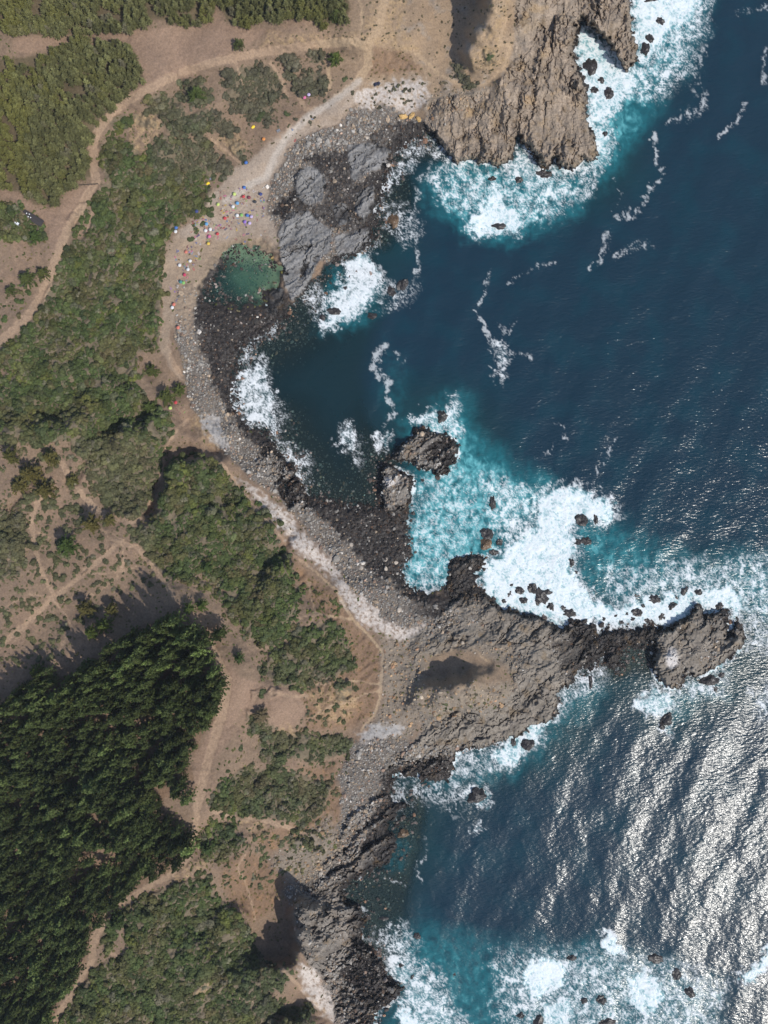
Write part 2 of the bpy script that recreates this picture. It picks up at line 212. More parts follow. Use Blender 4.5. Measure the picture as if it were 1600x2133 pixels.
HCTRL = [(740,1920,3),(730,1960,3.5),(720,2040,3),(760,2040,2.5),(700,2000,6),(760,1780,4),(720,1830,3),(650,1860,4),(780,1700,3),(800,1790,3),(900,1600,3),(860,1610,2.5),(960,1570,4),(950,1220,2),(1000,1200,2),(700,2100,3),(740,2100,2.5),(690,1875,5),(1220,1310,2.5),(1180,1340,4),(1240,1350,2),(340,958,13),(325,1008,14),(310,1058,18),(395,940,9),(362,985,27),(348,1030,27),(410,966,25),(442,962,18),(335,1060,26),(240,884,19),(300,866,14),(252,905,31),(310,886,26),(340,892,19),(105,856,27),(100,886,41),(142,880,38),(170,812,22),(180,835,33),(235,815,27),(10,872,36),(20,895,44),(560,1170,14),(545,1185,15),(575,1190,23),(560,1215,25),(600,1390,22),(0,0,38),(-200,500,40),(-200,1200,46),(-200,1800,48),(300,0,34),(600,20,28),(750,50,23),(850,60,17),(150,250,36),(300,150,33),(430,110,28),(420,180,22),(280,300,20),(200,330,26),(0,450,36),(100,500,32),(200,500,22),(300,480,12),(350,500,4),(445,400,3.5),(500,330,4),(560,260,5),(640,220,6.5),(720,170,9),(850,170,8),(800,200,5),(850,230,3),(620,300,2.5),(560,400,1.6),(480,490,1.0),(400,560,2),(345,620,4.5),(330,690,6),(200,650,22),(0,700,36),(100,800,32),(250,780,18),(340,760,7),(380,800,5),(400,870,6.5),(300,860,17),(150,950,34),(0,1000,42),(0,1200,44),(200,1150,36),(290,1090,30),(330,1000,20),(400,1000,22),(450,930,7),(500,1020,9),(430,1100,26),(540,1120,17),(590,1150,10),(640,1200,9),(680,1170,5),(560,1280,24),(650,1320,20),(720,1260,10),(780,1330,8),(790,1430,9),(760,1510,6),(680,1440,17),(560,1450,28),(470,1420,34),(350,1300,40),(200,1400,44),(0,1500,48),(200,1700,46),(0,2000,46),(400,1650,36),(440,1560,33),(600,1560,20),(700,1600,7),(560,1700,20),(660,1720,8),(480,1780,28),(560,1810,10),(600,1850,5),(380,1830,34),(250,1950,38),(400,2000,32),(480,1930,25),(520,2060,24),(640,2070,7),(680,2100,4),(150,2133,40),(560,2080,20),
 (930,0,10),(940,50,9),(930,90,9),(940,120,9),(965,20,9),(960,45,9),(985,10,11),(900,100,12),(955,85,9),(1032,-20,44),(1030,10,43),(1024,45,39),(1002,74,33),(984,104,27),(1060,50,30),(1100,100,24),(1150,150,17),(1060,180,18),(1010,200,13),(950,170,11),(900,190,8),(950,250,10),(1000,280,10),(1100,280,10),(1170,250,9),(1280,30,16),(1290,90,11),(1240,10,16),(1180,60,20),
 (885,1375,6),(930,1368,7),(975,1366,9),(890,1412,6),(920,1408,7),(958,1400,9),(1010,1375,10),(880,1350,8),(950,1340,7),(915,1440,23),(950,1430,27),(985,1426,27),(1022,1418,17),(1055,1400,12),(893,1434,20),(885,1455,14),(1100,1400,12),(1060,1345,9),(1000,1300,6),(1080,1300,6),(950,1500,11),(870,1520,6),(1080,1500,7),(1130,1450,8),(1200,1350,4),(900,1300,3),(840,1350,6),(830,1440,7),
 (545,1950,7),(570,1930,7),(590,1900,6),(596,1950,7),(575,1990,8),(550,1985,10),(622,1905,35),(628,1950,42),(622,1985,40),(600,2016,33),(600,1925,6),(604,1960,7),(598,1988,8),(578,1960,6),(655,1910,20),(662,1960,20),(560,2025,22),(660,1940,16),(700,1940,10),(700,1900,8),(590,2112,8),(610,2108,8),(590,2138,22),(630,2134,18),
 (1430,1340,6),(1400,1370,8),(1500,1340,5),(1250,1330,2),(1320,1330,1.5),(900,940,5),(820,1015,7),(845,1030,5),(800,1100,1.2),(760,1150,1.6),(560,800,1),(440,760,2.5),(460,860,2.5),(520,930,2.2),(600,1020,3.5),(620,1080,4),(690,1100,1.6),(650,450,4),(700,380,4),(740,320,3.5),(740,470,4),(620,550,4),(680,500,4.5),(450,620,1.4),(520,680,.8)]
GULLY = [(16,6,[(446,945),(400,945),(350,950),(328,1000),(310,1055),(295,1082)]),(14,5,[(60,868),(130,872)]),(14,5,[(130,862),(200,832),(262,800)]),(12,5,[(225,900),(280,870),(320,852)]),(12,4,[(60,1000),(20,1060)]),(10,4,[(600,1120),(560,1180),(530,1240)]),(10,4,[(150,1010),(180,960)])]
# water
FOAM = [(1.0,22,[(1320,-60),(1480,-60),(1450,30),(1400,60),(1375,90),(1345,125),(1335,100),(1325,75),(1318,30)]),(.66,30,[(1345,120),(1400,60),(1460,40),(1430,120),(1390,180),(1340,200),(1320,160)]),
 (.92,10,[(1205,55),(1228,62),(1250,85),(1285,135),(1330,155),(1325,185),(1290,215),(1265,250),(1245,262),(1225,235),(1215,170),(1198,110)]),
 (.85,12,[(1230,258),(1260,255),(1272,300),(1248,350),(1190,365),(1158,360),(1150,338),(1160,330),(1180,355),(1236,340)]),
 (.72,18,[(1078,292),(1100,318),(1125,350),(1150,375),(1180,392),(1205,385),(1232,365),(1222,400),(1180,415),(1150,420),(1100,395),(1060,370),(1040,358),(1060,335)]),
 (1.0,10,[(1028,380),(1046,398),(1052,430),(1086,460),(1080,485),(1040,478),(1002,490),(978,470),(980,450),(1002,440),(1014,410)]),(.6,22,[(905,375),(950,350),(1010,365),(1016,420),(970,432),(930,420)]),(.62,20,[(1050,380),(1120,400),(1180,420),(1140,450),(1080,450)]),
 (1.0,10,[(730,540),(760,530),(780,560),(795,590),(772,620),(750,650),(710,670),(680,685),(668,670),(690,658),(695,625),(715,600),(720,570)]),(.55,14,[(640,600),(665,600),(690,640),(660,660),(648,640)]),
 (.85,10,[(480,800),(500,785),(528,770),(545,745),(556,760),(550,790),(575,830),(572,860),(580,892),(560,890),(530,880),(495,855),(482,830)]),(.45,12,[(500,710),(540,700),(575,680),(570,700),(530,715),(520,735),(540,750),(500,760),(490,735)]),(.45,14,[(560,830),(590,850),(595,880),(580,890)]),
 (.6,12,[(565,905),(600,930),(640,950),(652,970),(630,980),(642,1002),(618,990),(588,950)]),(.92,8,[(708,890),(725,885),(745,905),(748,930),(735,940),(712,925)]),(.7,8,[(735,938),(750,948),(746,968)]),(.85,8,[(782,915),(795,906),(808,912),(806,930),(790,934)]),
 (.97,8,[(860,878),(888,855),(915,858),(922,878),(932,850),(936,840),(950,834),(958,870),(962,908),(935,896),(905,885),(872,888)]),(.72,8,[(932,930),(946,922),(952,958),(930,986),(914,996),(920,962)]),
 (.38,25,[(868,1000),(960,985),(1010,1040),(1005,1100),(940,1170),(880,1180),(850,1130),(850,1080),(866,1040)]),(.48,20,[(840,1180),(930,1160),(920,1220),(880,1235),(845,1215)]),
 (1.0,14,[(1130,1030),(1160,1015),(1200,1015),(1240,1035),(1270,1040),(1280,1072),(1262,1092),(1232,1086),(1205,1080),(1190,1108),(1198,1130),(1190,1180),(1210,1222),(1240,1252),(1280,1268),(1330,1252),(1380,1242),(1440,1235),(1500,1222),(1540,1232),(1552,1265),(1530,1288),(1520,1272),(1470,1262),(1440,1250),(1430,1280),(1390,1302),(1330,1308),(1260,1312),(1220,1285),(1180,1298),(1120,1282),(1080,1265),(1040,1262),(1008,1222),(1000,1190),(1050,1150),(1070,1120),(1110,1100),(1120,1060)]),
 (.66,25,[(1010,1000),(1080,1020),(1135,1040),(1112,1110),(1050,1150),(1028,1080)]),(.55,30,[(1280,1210),(1400,1180),(1500,1180),(1640,1165),(1640,1360),(1562,1345),(1550,1260),(1450,1230),(1330,1240)]),(.5,16,[(1260,1180),(1320,1190),(1310,1240),(1270,1250)]),
 (1.0,10,[(1325,1470),(1340,1445),(1370,1432),(1402,1450),(1412,1470),(1390,1490),(1400,1522),(1385,1520),(1370,1490),(1340,1485)]),(.7,12,[(1400,1442),(1440,1412),(1480,1400),(1512,1405),(1502,1440),(1470,1452),(1430,1446)]),(.55,25,[(1570,1440),(1640,1430),(1640,1500),(1580,1490)]),
 (.62,16,[(1160,1440),(1200,1412),(1230,1385),(1252,1390),(1242,1430),(1202,1442),(1176,1470),(1158,1492)]),(.85,10,[(1085,1530),(1110,1510),(1136,1508),(1132,1540),(1100,1562),(1070,1592),(1030,1602),(1020,1572),(1050,1550)]),(.6,14,[(950,1580),(1000,1570),(1012,1600),(970,1616),(944,1606)]),(.42,30,[(830,1640),(940,1620),(1000,1640),(960,1680),(860,1660)]),
 (.75,6,[(968,1655),(980,1640),(1005,1636),(1022,1655),(1020,1680),(1000,1682),(975,1672)]),(.8,5,[(984,1735),(986,1722),(1000,1718),(1014,1724),(1000,1728)]),
 (.72,20,[(800,1990),(830,1965),(850,1985),(862,2010),(905,2040),(935,2100),(960,2133),(980,2240),(880,2240),(850,2100),(835,2090),(845,2060),(810,2020)]),(1.0,8,[(828,2085),(856,2105),(880,2133),(900,2240),(850,2240),(838,2110)]),(.5,20,[(780,1950),(840,1930),(870,1960),(820,1980),(790,1990)]),
 (1.0,9,[(1085,2040),(1100,2000),(1150,1995),(1180,2010),(1162,2050),(1130,2075),(1110,2082)]),(.85,14,[(1130,2092),(1180,2070),(1202,2100),(1182,2150),(1130,2150)]),(.95,14,[(1310,2040),(1340,2020),(1372,2040),(1382,2080),(1350,2112),(1310,2092)]),(1.0,6,[(1255,1950),(1270,1940),(1290,1962),(1302,1988),(1280,1995),(1260,1980)]),
 (.95,8,[(1640,1900),(1640,2000),(1590,2020),(1555,2050),(1540,2040),(1580,2000)]),(.7,10,[(1478,2065),(1510,2050),(1502,2092),(1490,2102)]),(.55,40,[(1050,2000),(1200,2000),(1300,2010),(1450,2030),(1480,2140),(1440,2240),(1050,2240)]),
 (.85,6,[(800,372),(830,347),(860,335),(866,345),(842,360),(815,380),(796,412),(792,392)]),(.5,10,[(825,300),(860,285),(900,298),(892,320),(840,326)]),(.75,8,[(900,300),(914,298),(926,318),(952,340),(940,346),(915,322)]),(.6,6,[(776,432),(800,424),(790,446)]),(.6,8,[(735,532),(770,512),(780,498),(786,510),(750,535)]),
 (.5,10,[(1240,1332),(1290,1312),(1302,1340),(1270,1352)]),(.42,16,[(800,430),(860,430),(880,480),(850,510),(810,480)]),(.5,8,[(690,1070),(700,1062),(698,1084)]),(.38,16,[(780,590),(870,590),(860,630),(800,640)]),(.55,8,[(1026,706),(1046,715),(1056,736),(1048,792),(1040,796),(1030,746)]),
 (.85,7,[(1440,1332),(1465,1305),(1470,1318),(1450,1345)]),(.9,5,[(1198,280),(1230,265),(1232,278),(1205,302)])]
STREAK = [(.62,8,[(1366,272),(1362,310),(1372,340),(1381,360),(1360,388),(1348,410),(1335,435),(1318,450),(1285,448),(1312,432)]),(.6,6,[(1556,212),(1540,245),(1515,270),(1495,290)]),(.42,18,[(1450,80),(1470,110),(1445,140),(1450,180),(1475,210),(1440,240),(1400,250)]),(.42,6,[(1280,370),(1292,410),(1275,440)]),
 (.55,12,[(1265,480),(1260,520),(1245,550),(1228,556)]),(.52,14,[(1290,530),(1320,515),(1352,510)]),(.6,8,[(990,645),(1010,680),(1030,710),(1040,760),(1045,800)]),(.42,12,[(1040,732),(1070,740),(1106,746)]),(.4,8,[(1030,680),(1060,690),(1082,665)]),
 (.72,15,[(805,718),(786,738),(778,765),(795,788),(812,796)]),(.58,8,[(812,796),(808,830),(820,860),(815,880),(800,890)]),(.42,10,[(825,735),(838,752)]),(.48,8,[(860,385),(876,402),(865,440),(855,470),(870,500),(872,560),(850,602),(830,622)]),(.5,10,[(872,375),(895,350),(912,330)]),
 (.42,12,[(1620,8),(1560,20),(1540,30)]),(.42,10,[(1596,95),(1590,175)]),(.5,6,[(1150,880),(1175,885),(1180,920)]),(.42,9,[(1286,915),(1275,945),(1240,970),(1246,990)]),(.4,6,[(1160,920),(1150,945),(1110,955)]),(.5,5,[(883,1728),(885,1792)]),(.6,5,[(798,1824),(842,1846)]),(.42,7,[(1060,590),(1110,560),(1160,545)]),
 (.95,9,[(833,1182),(836,1208),(858,1229),(885,1237),(916,1230)]),(.55,6,[(1000,640),(1010,600),(1020,560)]),(.55,7,[(850,1085),(848,1120),(862,1150),(845,1175)]),(.5,5,[(870,1790),(880,1840)]),(.6,5,[(880,1000),(905,1000),(960,990)])]
TURQ = [(.9,45,[(1330,-60),(1485,-60),(1440,100),(1380,180),(1340,250),(1290,320),(1240,380),(1200,300),(1230,200),(1300,180)]),(.9,35,[(890,380),(960,330),(1040,350),(1230,370),(1200,430),(1130,470),(1060,495),(980,490),(920,440)]),
 (1,45,[(860,890),(960,840),(1000,940),(1100,1000),(1160,1020),(1000,1190),(850,1240),(830,1180),(850,1060),(880,1000)]),(.75,55,[(1190,1090),(1260,1090),(1420,1170),(1640,1160),(1640,1330),(1500,1230),(1300,1260),(1200,1200)]),(.5,35,[(1160,1440),(1240,1400),(1260,1450),(1180,1520),(1080,1620),(960,1640),(840,1640),(940,1590),(1100,1540)]),
 (.5,20,[(820,1740),(860,1740),(850,1800),(800,1820)]),(.65,50,[(820,1950),(900,1930),(1050,1985),(1250,1970),(1480,2060),(1500,2240),(820,2240)]),(.7,25,[(700,560),(800,600),(760,680),(660,690)]),(.3,30,[(800,690),(860,780),(860,840),(820,880),(790,830)]),(.5,25,[(1340,1480),(1440,1420),(1520,1400),(1500,1450),(1400,1500)])]
BAY = [[(470,690),(600,635),(690,550),(775,540),(815,600),(780,690),(755,780),(770,860),(800,930),(820,950),(800,1070),(860,1090),(850,1250),(600,1100),(460,800)],[(780,260),(905,270),(920,330),(860,350),(870,430),(810,520),(770,520),(770,350)],[(700,1640),(880,1630),(890,1720),(860,1850),(850,2000),(700,2050)],[(1180,1300),(1420,1300),(1370,1400),(1180,1420)]]

# ------------------------------------------------------------------ height field
def axis(lo, hi, step):
    core = np.arange(lo, hi + 0.1, step)
    off = np.array([12, 40, 100, 250, 600, 1500, 5000, 20000, 60000])
    return np.concatenate([lo - off[::-1], core, hi + off]).astype(f32)
GS = 2.0
MG = 84
AU = axis(-MG, 1600 + MG, GS); AV = axis(-MG, 2133 + MG, GS)
NU, NV = len(AU), len(AV)
U, V = np.meshgrid(AU, AV)
w1 = fbm(U / 60, V / 60, 11, 3); w2 = fbm(U / 60, V / 60, 31, 3)
w3 = perlin(U / 11, V / 11, 51); w4 = perlin(U / 11, V / 11, 71)
w5 = perlin(U / 5, V / 5, 91); w6 = perlin(U / 5, V / 5, 111)
WU = U + 9 * w1 + 4 * w3 + 2 * w5; WV = V + 9 * w2 + 4 * w4 + 2 * w6          # ragged edges
PU = U + 3 * w1 + 2.5 * w3 + 1.5 * w5; PV = V + 3 * w2 + 2.5 * w4 + 1.5 * w6      # tighter edges

L_land = np.maximum(_lowfield(COAST, True, 0, 2000), np.maximum(_lowfield(ISLET_A, True, 0), _lowfield(SLAB2, True, 0)))
L_pool = _lowfield(POOL, True, 0)
dC = np.minimum(samp(L_land, U + 4 * w1 + 6 * w3 + 4 * w5, V + 4 * w2 + 6 * w4 + 4 * w6), -samp(L_pool, WU + 9 * w1 + 5 * w3, WV + 9 * w2 + 5 * w4))
# smooth ground from spot heights
num = np.zeros(LGU.shape, f32); den = np.zeros(LGU.shape, f32)
for cu, cv, cz in HCTRL:
    wgt = 1.0 / ((LGU - cu) ** 2 + (LGV - cv) ** 2 + 30.0) ** 2
    num += wgt * cz; den += wgt
L_h = num / den
for _ in range(2):
    q = np.pad(L_h, 1, mode='edge')
    L_h = (q[1:-1, 1:-1] * 2 + q[:-2, 1:-1] + q[2:, 1:-1] + q[1:-1, :-2] + q[1:-1, 2:]) / 6
Zc = samp(L_h, U + 4 * w1 + 2 * w3, V + 4 * w2 + 2 * w4)
land = dC > 0

def mask(lst, wu, wv, soft=4.0):
    return sstep(-soft, soft, samp(polys(lst), wu, wv))
m_h1 = mask([HR1], PU, PV, 5); m_h2 = mask(SLABS + [SLAB2], PU, PV, 3); m_h3 = mask([HR3], PU, PV, 5); m_h4 = mask([HR4], PU, PV, 5); m_h5 = mask([HR5, ISLET_A, [(790,960),(870,980),(866,1064),(785,1064)]], PU, PV, 4)
m_soil2 = mask([HEAD2_SOIL], WU, WV, 5)
m_rock = np.clip(m_h1 + m_h2 + m_h3 * (1 - m_soil2) + m_h4 + m_h5, 0, 1)
m_dark = mask(DARK, U + 14 * w1 + 8 * w3, V + 14 * w2 + 8 * w4, 16)
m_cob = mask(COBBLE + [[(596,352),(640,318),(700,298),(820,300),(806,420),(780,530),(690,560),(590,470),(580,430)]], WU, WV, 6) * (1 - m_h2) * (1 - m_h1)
m_sand = mask(SAND, WU, WV, 7)
m_pale = mask(PALE, WU + 7 * w3, WV + 7 * w4, 8)
m_rub = mask(RUBBLE, WU, WV, 14)
m_ochre = mask(OCHRE, WU, WV, 6); m_red = mask(DRYRED, WU, WV, 8)
m_light = mask(LIGHTSOIL, PU, PV, 4)
m_road = sstep(-1.2, 1.2, samp(lines([(w_ * .8, p_) for w_, p_ in ROADS]), PU, PV))
m_scrub = mask(SCRUB, PU, PV, 3)
m_fd = mask(FOREST_D, PU, PV, 3); m_fp = mask(FOREST_P, PU, PV, 3)
m_bay = mask(BAY, U + 9 * w1, V + 9 * w2, 25)

def aniso(ang, along, across):
    c, s = math.cos(ang), math.sin(ang)
    a = U * c - V * s; b = U * s + V * c
    return a / along, b / across
def blocky(x, y, seed, tilt):
    f1, f2, r, ox, oy = worley(x + 0.35 * w3, y + 0.35 * w4, seed)
    return (r[..., 2] - 0.5) * 1.2 + ((r[..., 3] - 0.5) * ox + (r[..., 0] - 0.5) * oy) * tilt - 0.55 * sstep(0.12, 0.0, f2 - f1), f2 - f1
near = (dC > -70)
def bumps(x, y, seed, g=0.7):
    """broken blocks: upper envelope of tilted domes, creased where they meet"""
    xi = np.floor(x).astype(np.int32); yi = np.floor(y).astype(np.int32)
    best = np.full(x.shape, -9, f32)
    for i in (-1, 0, 1):
        for j in (-1, 0, 1):
            h = _hash(xi + i, yi + j, seed)
            dx = (x - (xi + i + _rnd[h, 0])).astype(f32); dy = (y - (yi + j + _rnd[h, 1])).astype(f32)
            best = np.maximum(best, _rnd[h, 2] * .8 + g * ((_rnd[h, 3] - .5) * dx + (_rnd[h, 0] - .5) * dy) * 2 - .9 * np.maximum(np.abs(dx), np.abs(dy)))
    return best
def saw(t, steep=.16):
    f = t - np.floor(t)
    return np.where(f < 1 - steep, f / (1 - steep), (1 - f) / steep)
def rock_relief(ang, s, seed):
    x, y = aniso(ang, 1.0, 1.0)
    wob = 16 * w1 + 5 * w3 + 9 * perlin(x / 60, y / 30, seed)
    mod = sstep(-.35, .45, perlin(x / 90, y / 45, seed + 1))
    mod2 = sstep(-.4, .4, perlin(x / 40, y / 22, seed + 2))
    jn = np.floor(x / 70 + .5 * w2 + .4 * w4); jit = _rnd[(jn.astype(np.int32) * 37 + seed) & 4095, 0]       # cross joints offset the beds
    a = saw(-(y + wob) / 34 + jit) * (.35 + .65 * mod)
    b = saw(-(y + wob * 1.2) / 12.5 + 2 * jit) * mod2
    c = bumps(x / 30, y / 20, seed + 3); d = bumps(x / 11, y / 8.5, seed + 4)
    e = bumps(x / 90, y / 55, seed + 5)
    k1_, k2_, _, _, _ = worley(x / 62 + .25 * w3, y / 30 + .25 * w4, seed + 8); crack = k2_ - k1_
    k1_, k2_, _, _, _ = worley(x / 170 + .2 * w1, y / 48 + .35 * w2 + .1 * w4, seed + 9); fiss = k2_ - k1_
    return a * 2.2 + b * 1.25 + c * 1.7 + d * 1.0 + e * 2.6 - 3.0 + .4 * w5 - 2.6 * sstep(.05, 0, fiss) * mod + .5 * bumps(x / 5.6, y / 4.6, seed + 6) + .8 * c * mod - 1.3 * sstep(.10, 0, crack)
rel_v = rock_relief(math.radians(84), 1.0, 200)
rel_d = rock_relief(math.radians(38), 1.0, 240)
rel = rel_v * m_h1 + rel_d * (1 - m_h1)
amp = np.clip(1.15 * m_h1 + 0.72 * m_h2 + 0.75 * m_h3 * (1 - m_soil2) + 1.15 * m_h4 + 0.95 * m_h5, 0, 1.6)

amp_n = sstep(-.25, .2, fbm(U / 75, V / 75, 262, 3))
amp *= np.clip(.3 + .7 * amp_n + .32 * m_h3 + .35 * m_h4 + .7 * m_h5 + .3 * m_h2, 0, 1.05)
cl = np.clip(dC, 0, None)
rk = 26 * (1 - m_rock) + 13 * m_rock
Z = Zc * sstep(-0.15, 1.0, cl / rk) * np.where(cl < 2, cl / 2, 1)
Z += np.where(land, (0.03 + .25 * m_rock) + 0.25 * np.clip(cl / 12, 0, 1), 0)
Z += amp * rel * sstep(-14, 9, dC) * 1.25
# small uneven ground
Z += (1 - m_rock) * sstep(2, 20, dC) * (0.9 * fbm(U / 45, V / 45, 300, 4) + 0.25 * fbm(U / 9, V / 9, 320, 2))
sx_, sy_ = aniso(math.radians(48), 60, 22)
Z += (m_scrub + m_red * .5) * (2.6 * fbm(U / 40 + .3 * w1, V / 40, 340, 3) + 1.8 * ridged(sx_ + .4 * w1, sy_ + .4 * w2, 345, 2))
m_gully = np.zeros_like(Z)
for gw, gd, gp in GULLY:
    g = sstep(-gw * 1.5, gw * .7, samp(_lowfield(gp, False, gw, 60), WU, WV))
    Z -= gd * 1.0 * g
Z -= 0.2 * m_road * (1 - m_sand)
# erosion rills on ochre banks
Z += m_rub * (1 - m_rock) * sstep(4, 14, dC) * (.9 * bumps(U / 16, V / 13, 905) + .6 * bumps(U / 7, V / 6, 906) - .3)
Z += m_ochre * 0.8 * ridged(U / 14, V / 14, 360, 3)
# boulder beds give the cobble beaches a rough skin
cf1, cf2, cr, _, _ = worley(U / 7.0, V / 7.0, 380)
Z += m_cob * sstep(-30, 0, dC) * (0.75 * np.sqrt(np.clip(1 - (cf1 / 0.62) ** 2, 0, 1)) * (0.3 + cr[..., 2]) - 0.25)
under = ~land
depth = np.where(m_bay > 0.5, 0.022, 0.075) * np.clip(-dC, 0, None)
depth = 0.05 + (0.016 * m_bay + 0.085 * (1 - m_bay)) * np.clip(-dC, 0, None)
Z = np.where(under, -depth + amp * rel * np.exp(-np.clip(-dC, 0, None) / 9) * 0.8 + m_cob * 0.5 * np.sqrt(np.clip(1 - (cf1 / 0.6) ** 2, 0, 1)) * np.exp(-np.clip(-dC, 0, None) / 30) - 0.12, Z)
inpool = samp(L_pool, WU + 9 * w1 + 5 * w3, WV + 9 * w2 + 5 * w4) > 0
pdep = np.clip(samp(L_pool, WU + 9 * w1 + 5 * w3, WV + 9 * w2 + 5 * w4), 0, 60)
Z = np.where(inpool, -0.08 - 0.022 * pdep * (.25 + sstep(520, 600, V)) + 0.22 * fbm(U / 14, V / 14, 390, 3), Z)
Z = np.maximum(Z, -14.0).astype(f32)

def unproject(u, v, z):
    k = 1 - z / CAM_H
    return (u - 800.0) * MPP * k, (1066.5 - v) * MPP * k
XW, YW = unproject(U, V, np.clip(Z, -2, 80))

# ------------------------------------------------------------------ ground colour (soil, sand and rock, plus painted gap shade under the cobbles)
def mixc(c, col, w):
    return c + (np.array(col, f32) - c) * w[..., None]
n_a = fbm(U / 70, V / 70, 400, 4); n_b = fbm(U / 12, V / 12, 420, 3); n_c = perlin(U / 3.5, V / 3.5, 440)
C = np.empty(U.shape + (3,), f32); C[:] = (0.200, 0.140, 0.096)
C = mixc(C, (0.24, 0.162, 0.110), sstep(-0.1, 0.5, n_a))
C = mixc(C, (0.165, 0.115, 0.085), sstep(0.0, 0.6, n_b + 0.3 * n_a) * 0.7)
xf = sstep(500, 900, U)                         # the headland neck is paler, sandier soil
C = mixc(C, (0.30, 0.215, 0.14), sstep(620, 820, U) * sstep(320, 200, V) * 0.9)
C = mixc(C, (0.26, 0.225, 0.19), sstep(0.05, 0.5, fbm(U / 40, V / 40, 445, 4)) * sstep(780, 860, U) * sstep(260, 160, V) * 0.8)
C = mixc(C, (0.195, 0.122, 0.076), m_red * (0.75 + 0.25 * n_b))
C = mixc(C, (0.27, 0.16, 0.085), m_red * sstep(0.1, 0.5, fbm(U / 20, V / 20, 447, 3)) * 0.7)
C = mixc(C, (0.14, 0.115, 0.075), m_scrub * 0.85)
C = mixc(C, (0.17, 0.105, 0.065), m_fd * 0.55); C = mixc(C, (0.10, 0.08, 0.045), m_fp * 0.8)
C = mixc(C, (0.250, 0.168, 0.118), m_light * (0.8 + 0.2 * n_b))
C = mixc(C, (0.36, 0.25, 0.14), m_ochre * sstep(-0.35, 0.5, n_b + 0.4 * n_c) * 0.8)
C = mixc(C, (0.24, 0.175, 0.12), m_soil2 * (1 - m_ochre) * 0.7)
C = mixc(C, (0.33, 0.23, 0.155), m_road * (0.75 + 0.25 * n_c))
C = mixc(C, (0.36, 0.26, 0.165), m_road * sstep(620, 700, U) * 0.8)
n_sp = fbm(U / 7, V / 7, 450, 3)
m_pt = sstep(-5, 4, samp(lines([(13, [(748,170),(705,204),(650,238),(605,276),(575,320),(555,370),(520,385),(470,420)])]), PU, PV))
C = mixc(C, (0.35, 0.28, 0.22), m_sand * (0.9 + 0.1 * n_b))
C = mixc(C, (0.44, 0.385, 0.33), m_pt * .75)
C = mixc(C, (0.27, 0.19, 0.12), m_sand * (1 - m_pt) * sstep(0.0, 0.5, n_a + 0.5 * sstep(470, 530, V)) * 0.55)
C = mixc(C, (0.22, 0.165, 0.11), m_sand * sstep(26, 6, -samp(L_pool, PU, PV)) * 0.85)
C = mixc(C, (0.135, 0.12, 0.105), m_cob * (1 - 0.75 * m_sand) * (1 - .5 * m_pale) * (0.9 + 0.1 * n_c))  # cobble ground painted darker, standing in for shaded, wet gaps between stones
C = mixc(C, (0.215, 0.185, 0.15), m_rub * .75)
C = mixc(C, (0.50, 0.445, 0.40), m_pale * sstep(-0.55, 0.1, n_sp + 0.35 * n_c) * 0.95)
C = mixc(C, (0.30, 0.29, 0.28), m_pale * (sstep(1400, 1500, V) * sstep(1980, 1900, V) + sstep(520, 480, U)) * 0.75)
# rock
rock = np.empty_like(C); rock[:] = (0.18, 0.16, 0.14)
tan = np.clip(m_h1 + 0.35 * m_h4 * sstep(0, 1, n_a + .5), 0, 1)
rock = mixc(rock, (0.285, 0.222, 0.165), tan * (0.85 + 0.15 * n_b))
rock = mixc(rock, (0.212, 0.182, 0.148), m_h3 * 0.8); rock = mixc(rock, (0.21, 0.205, 0.20), m_h2 * 0.85)
bx, by = aniso(math.radians(40), 60, 9); bx2, by2 = aniso(math.radians(84), 60, 9)
band = perlin(bx, by, 460) * (1 - m_h1) + perlin(bx2, by2, 461) * m_h1
rock *= (1 + 0.35 * band + 0.22 * n_b + 0.18 * n_c)[..., None]
rock = mixc(rock, (0.115, 0.098, 0.085), sstep(0.05, 0.5, fbm(U / 24, V / 24, 465, 4)) * .6)
rock = mixc(rock, (0.30, 0.225, 0.15), m_h1 * sstep(0.05, 0.4, fbm(U / 34, V / 34, 467, 4)) * .6)
rock = mixc(rock, (0.16, 0.105, 0.05), sstep(0.15, 0.5, fbm(U / 30, V / 30, 470, 3)) * 0.5 * (1 - m_h2))
C = C * (1 - m_rock[..., None]) + rock * m_rock[..., None]
C = mixc(C, (0.36, 0.25, 0.14), m_h1 * sstep(0.1, 0.4, fbm(U / 40, V / 40, 475, 3)) * sstep(30, 70, dC) * 0.6)
guano = np.maximum(sstep(26, 12, np.hypot((U - 1400) / 0.75, V - 1372) + 9 * n_b), sstep(22, 8, np.hypot(U - 814, (V - 1002) / 0.7) + 8 * n_b))
C = mixc(C, (0.55, 0.52, 0.50), guano * 0.85)
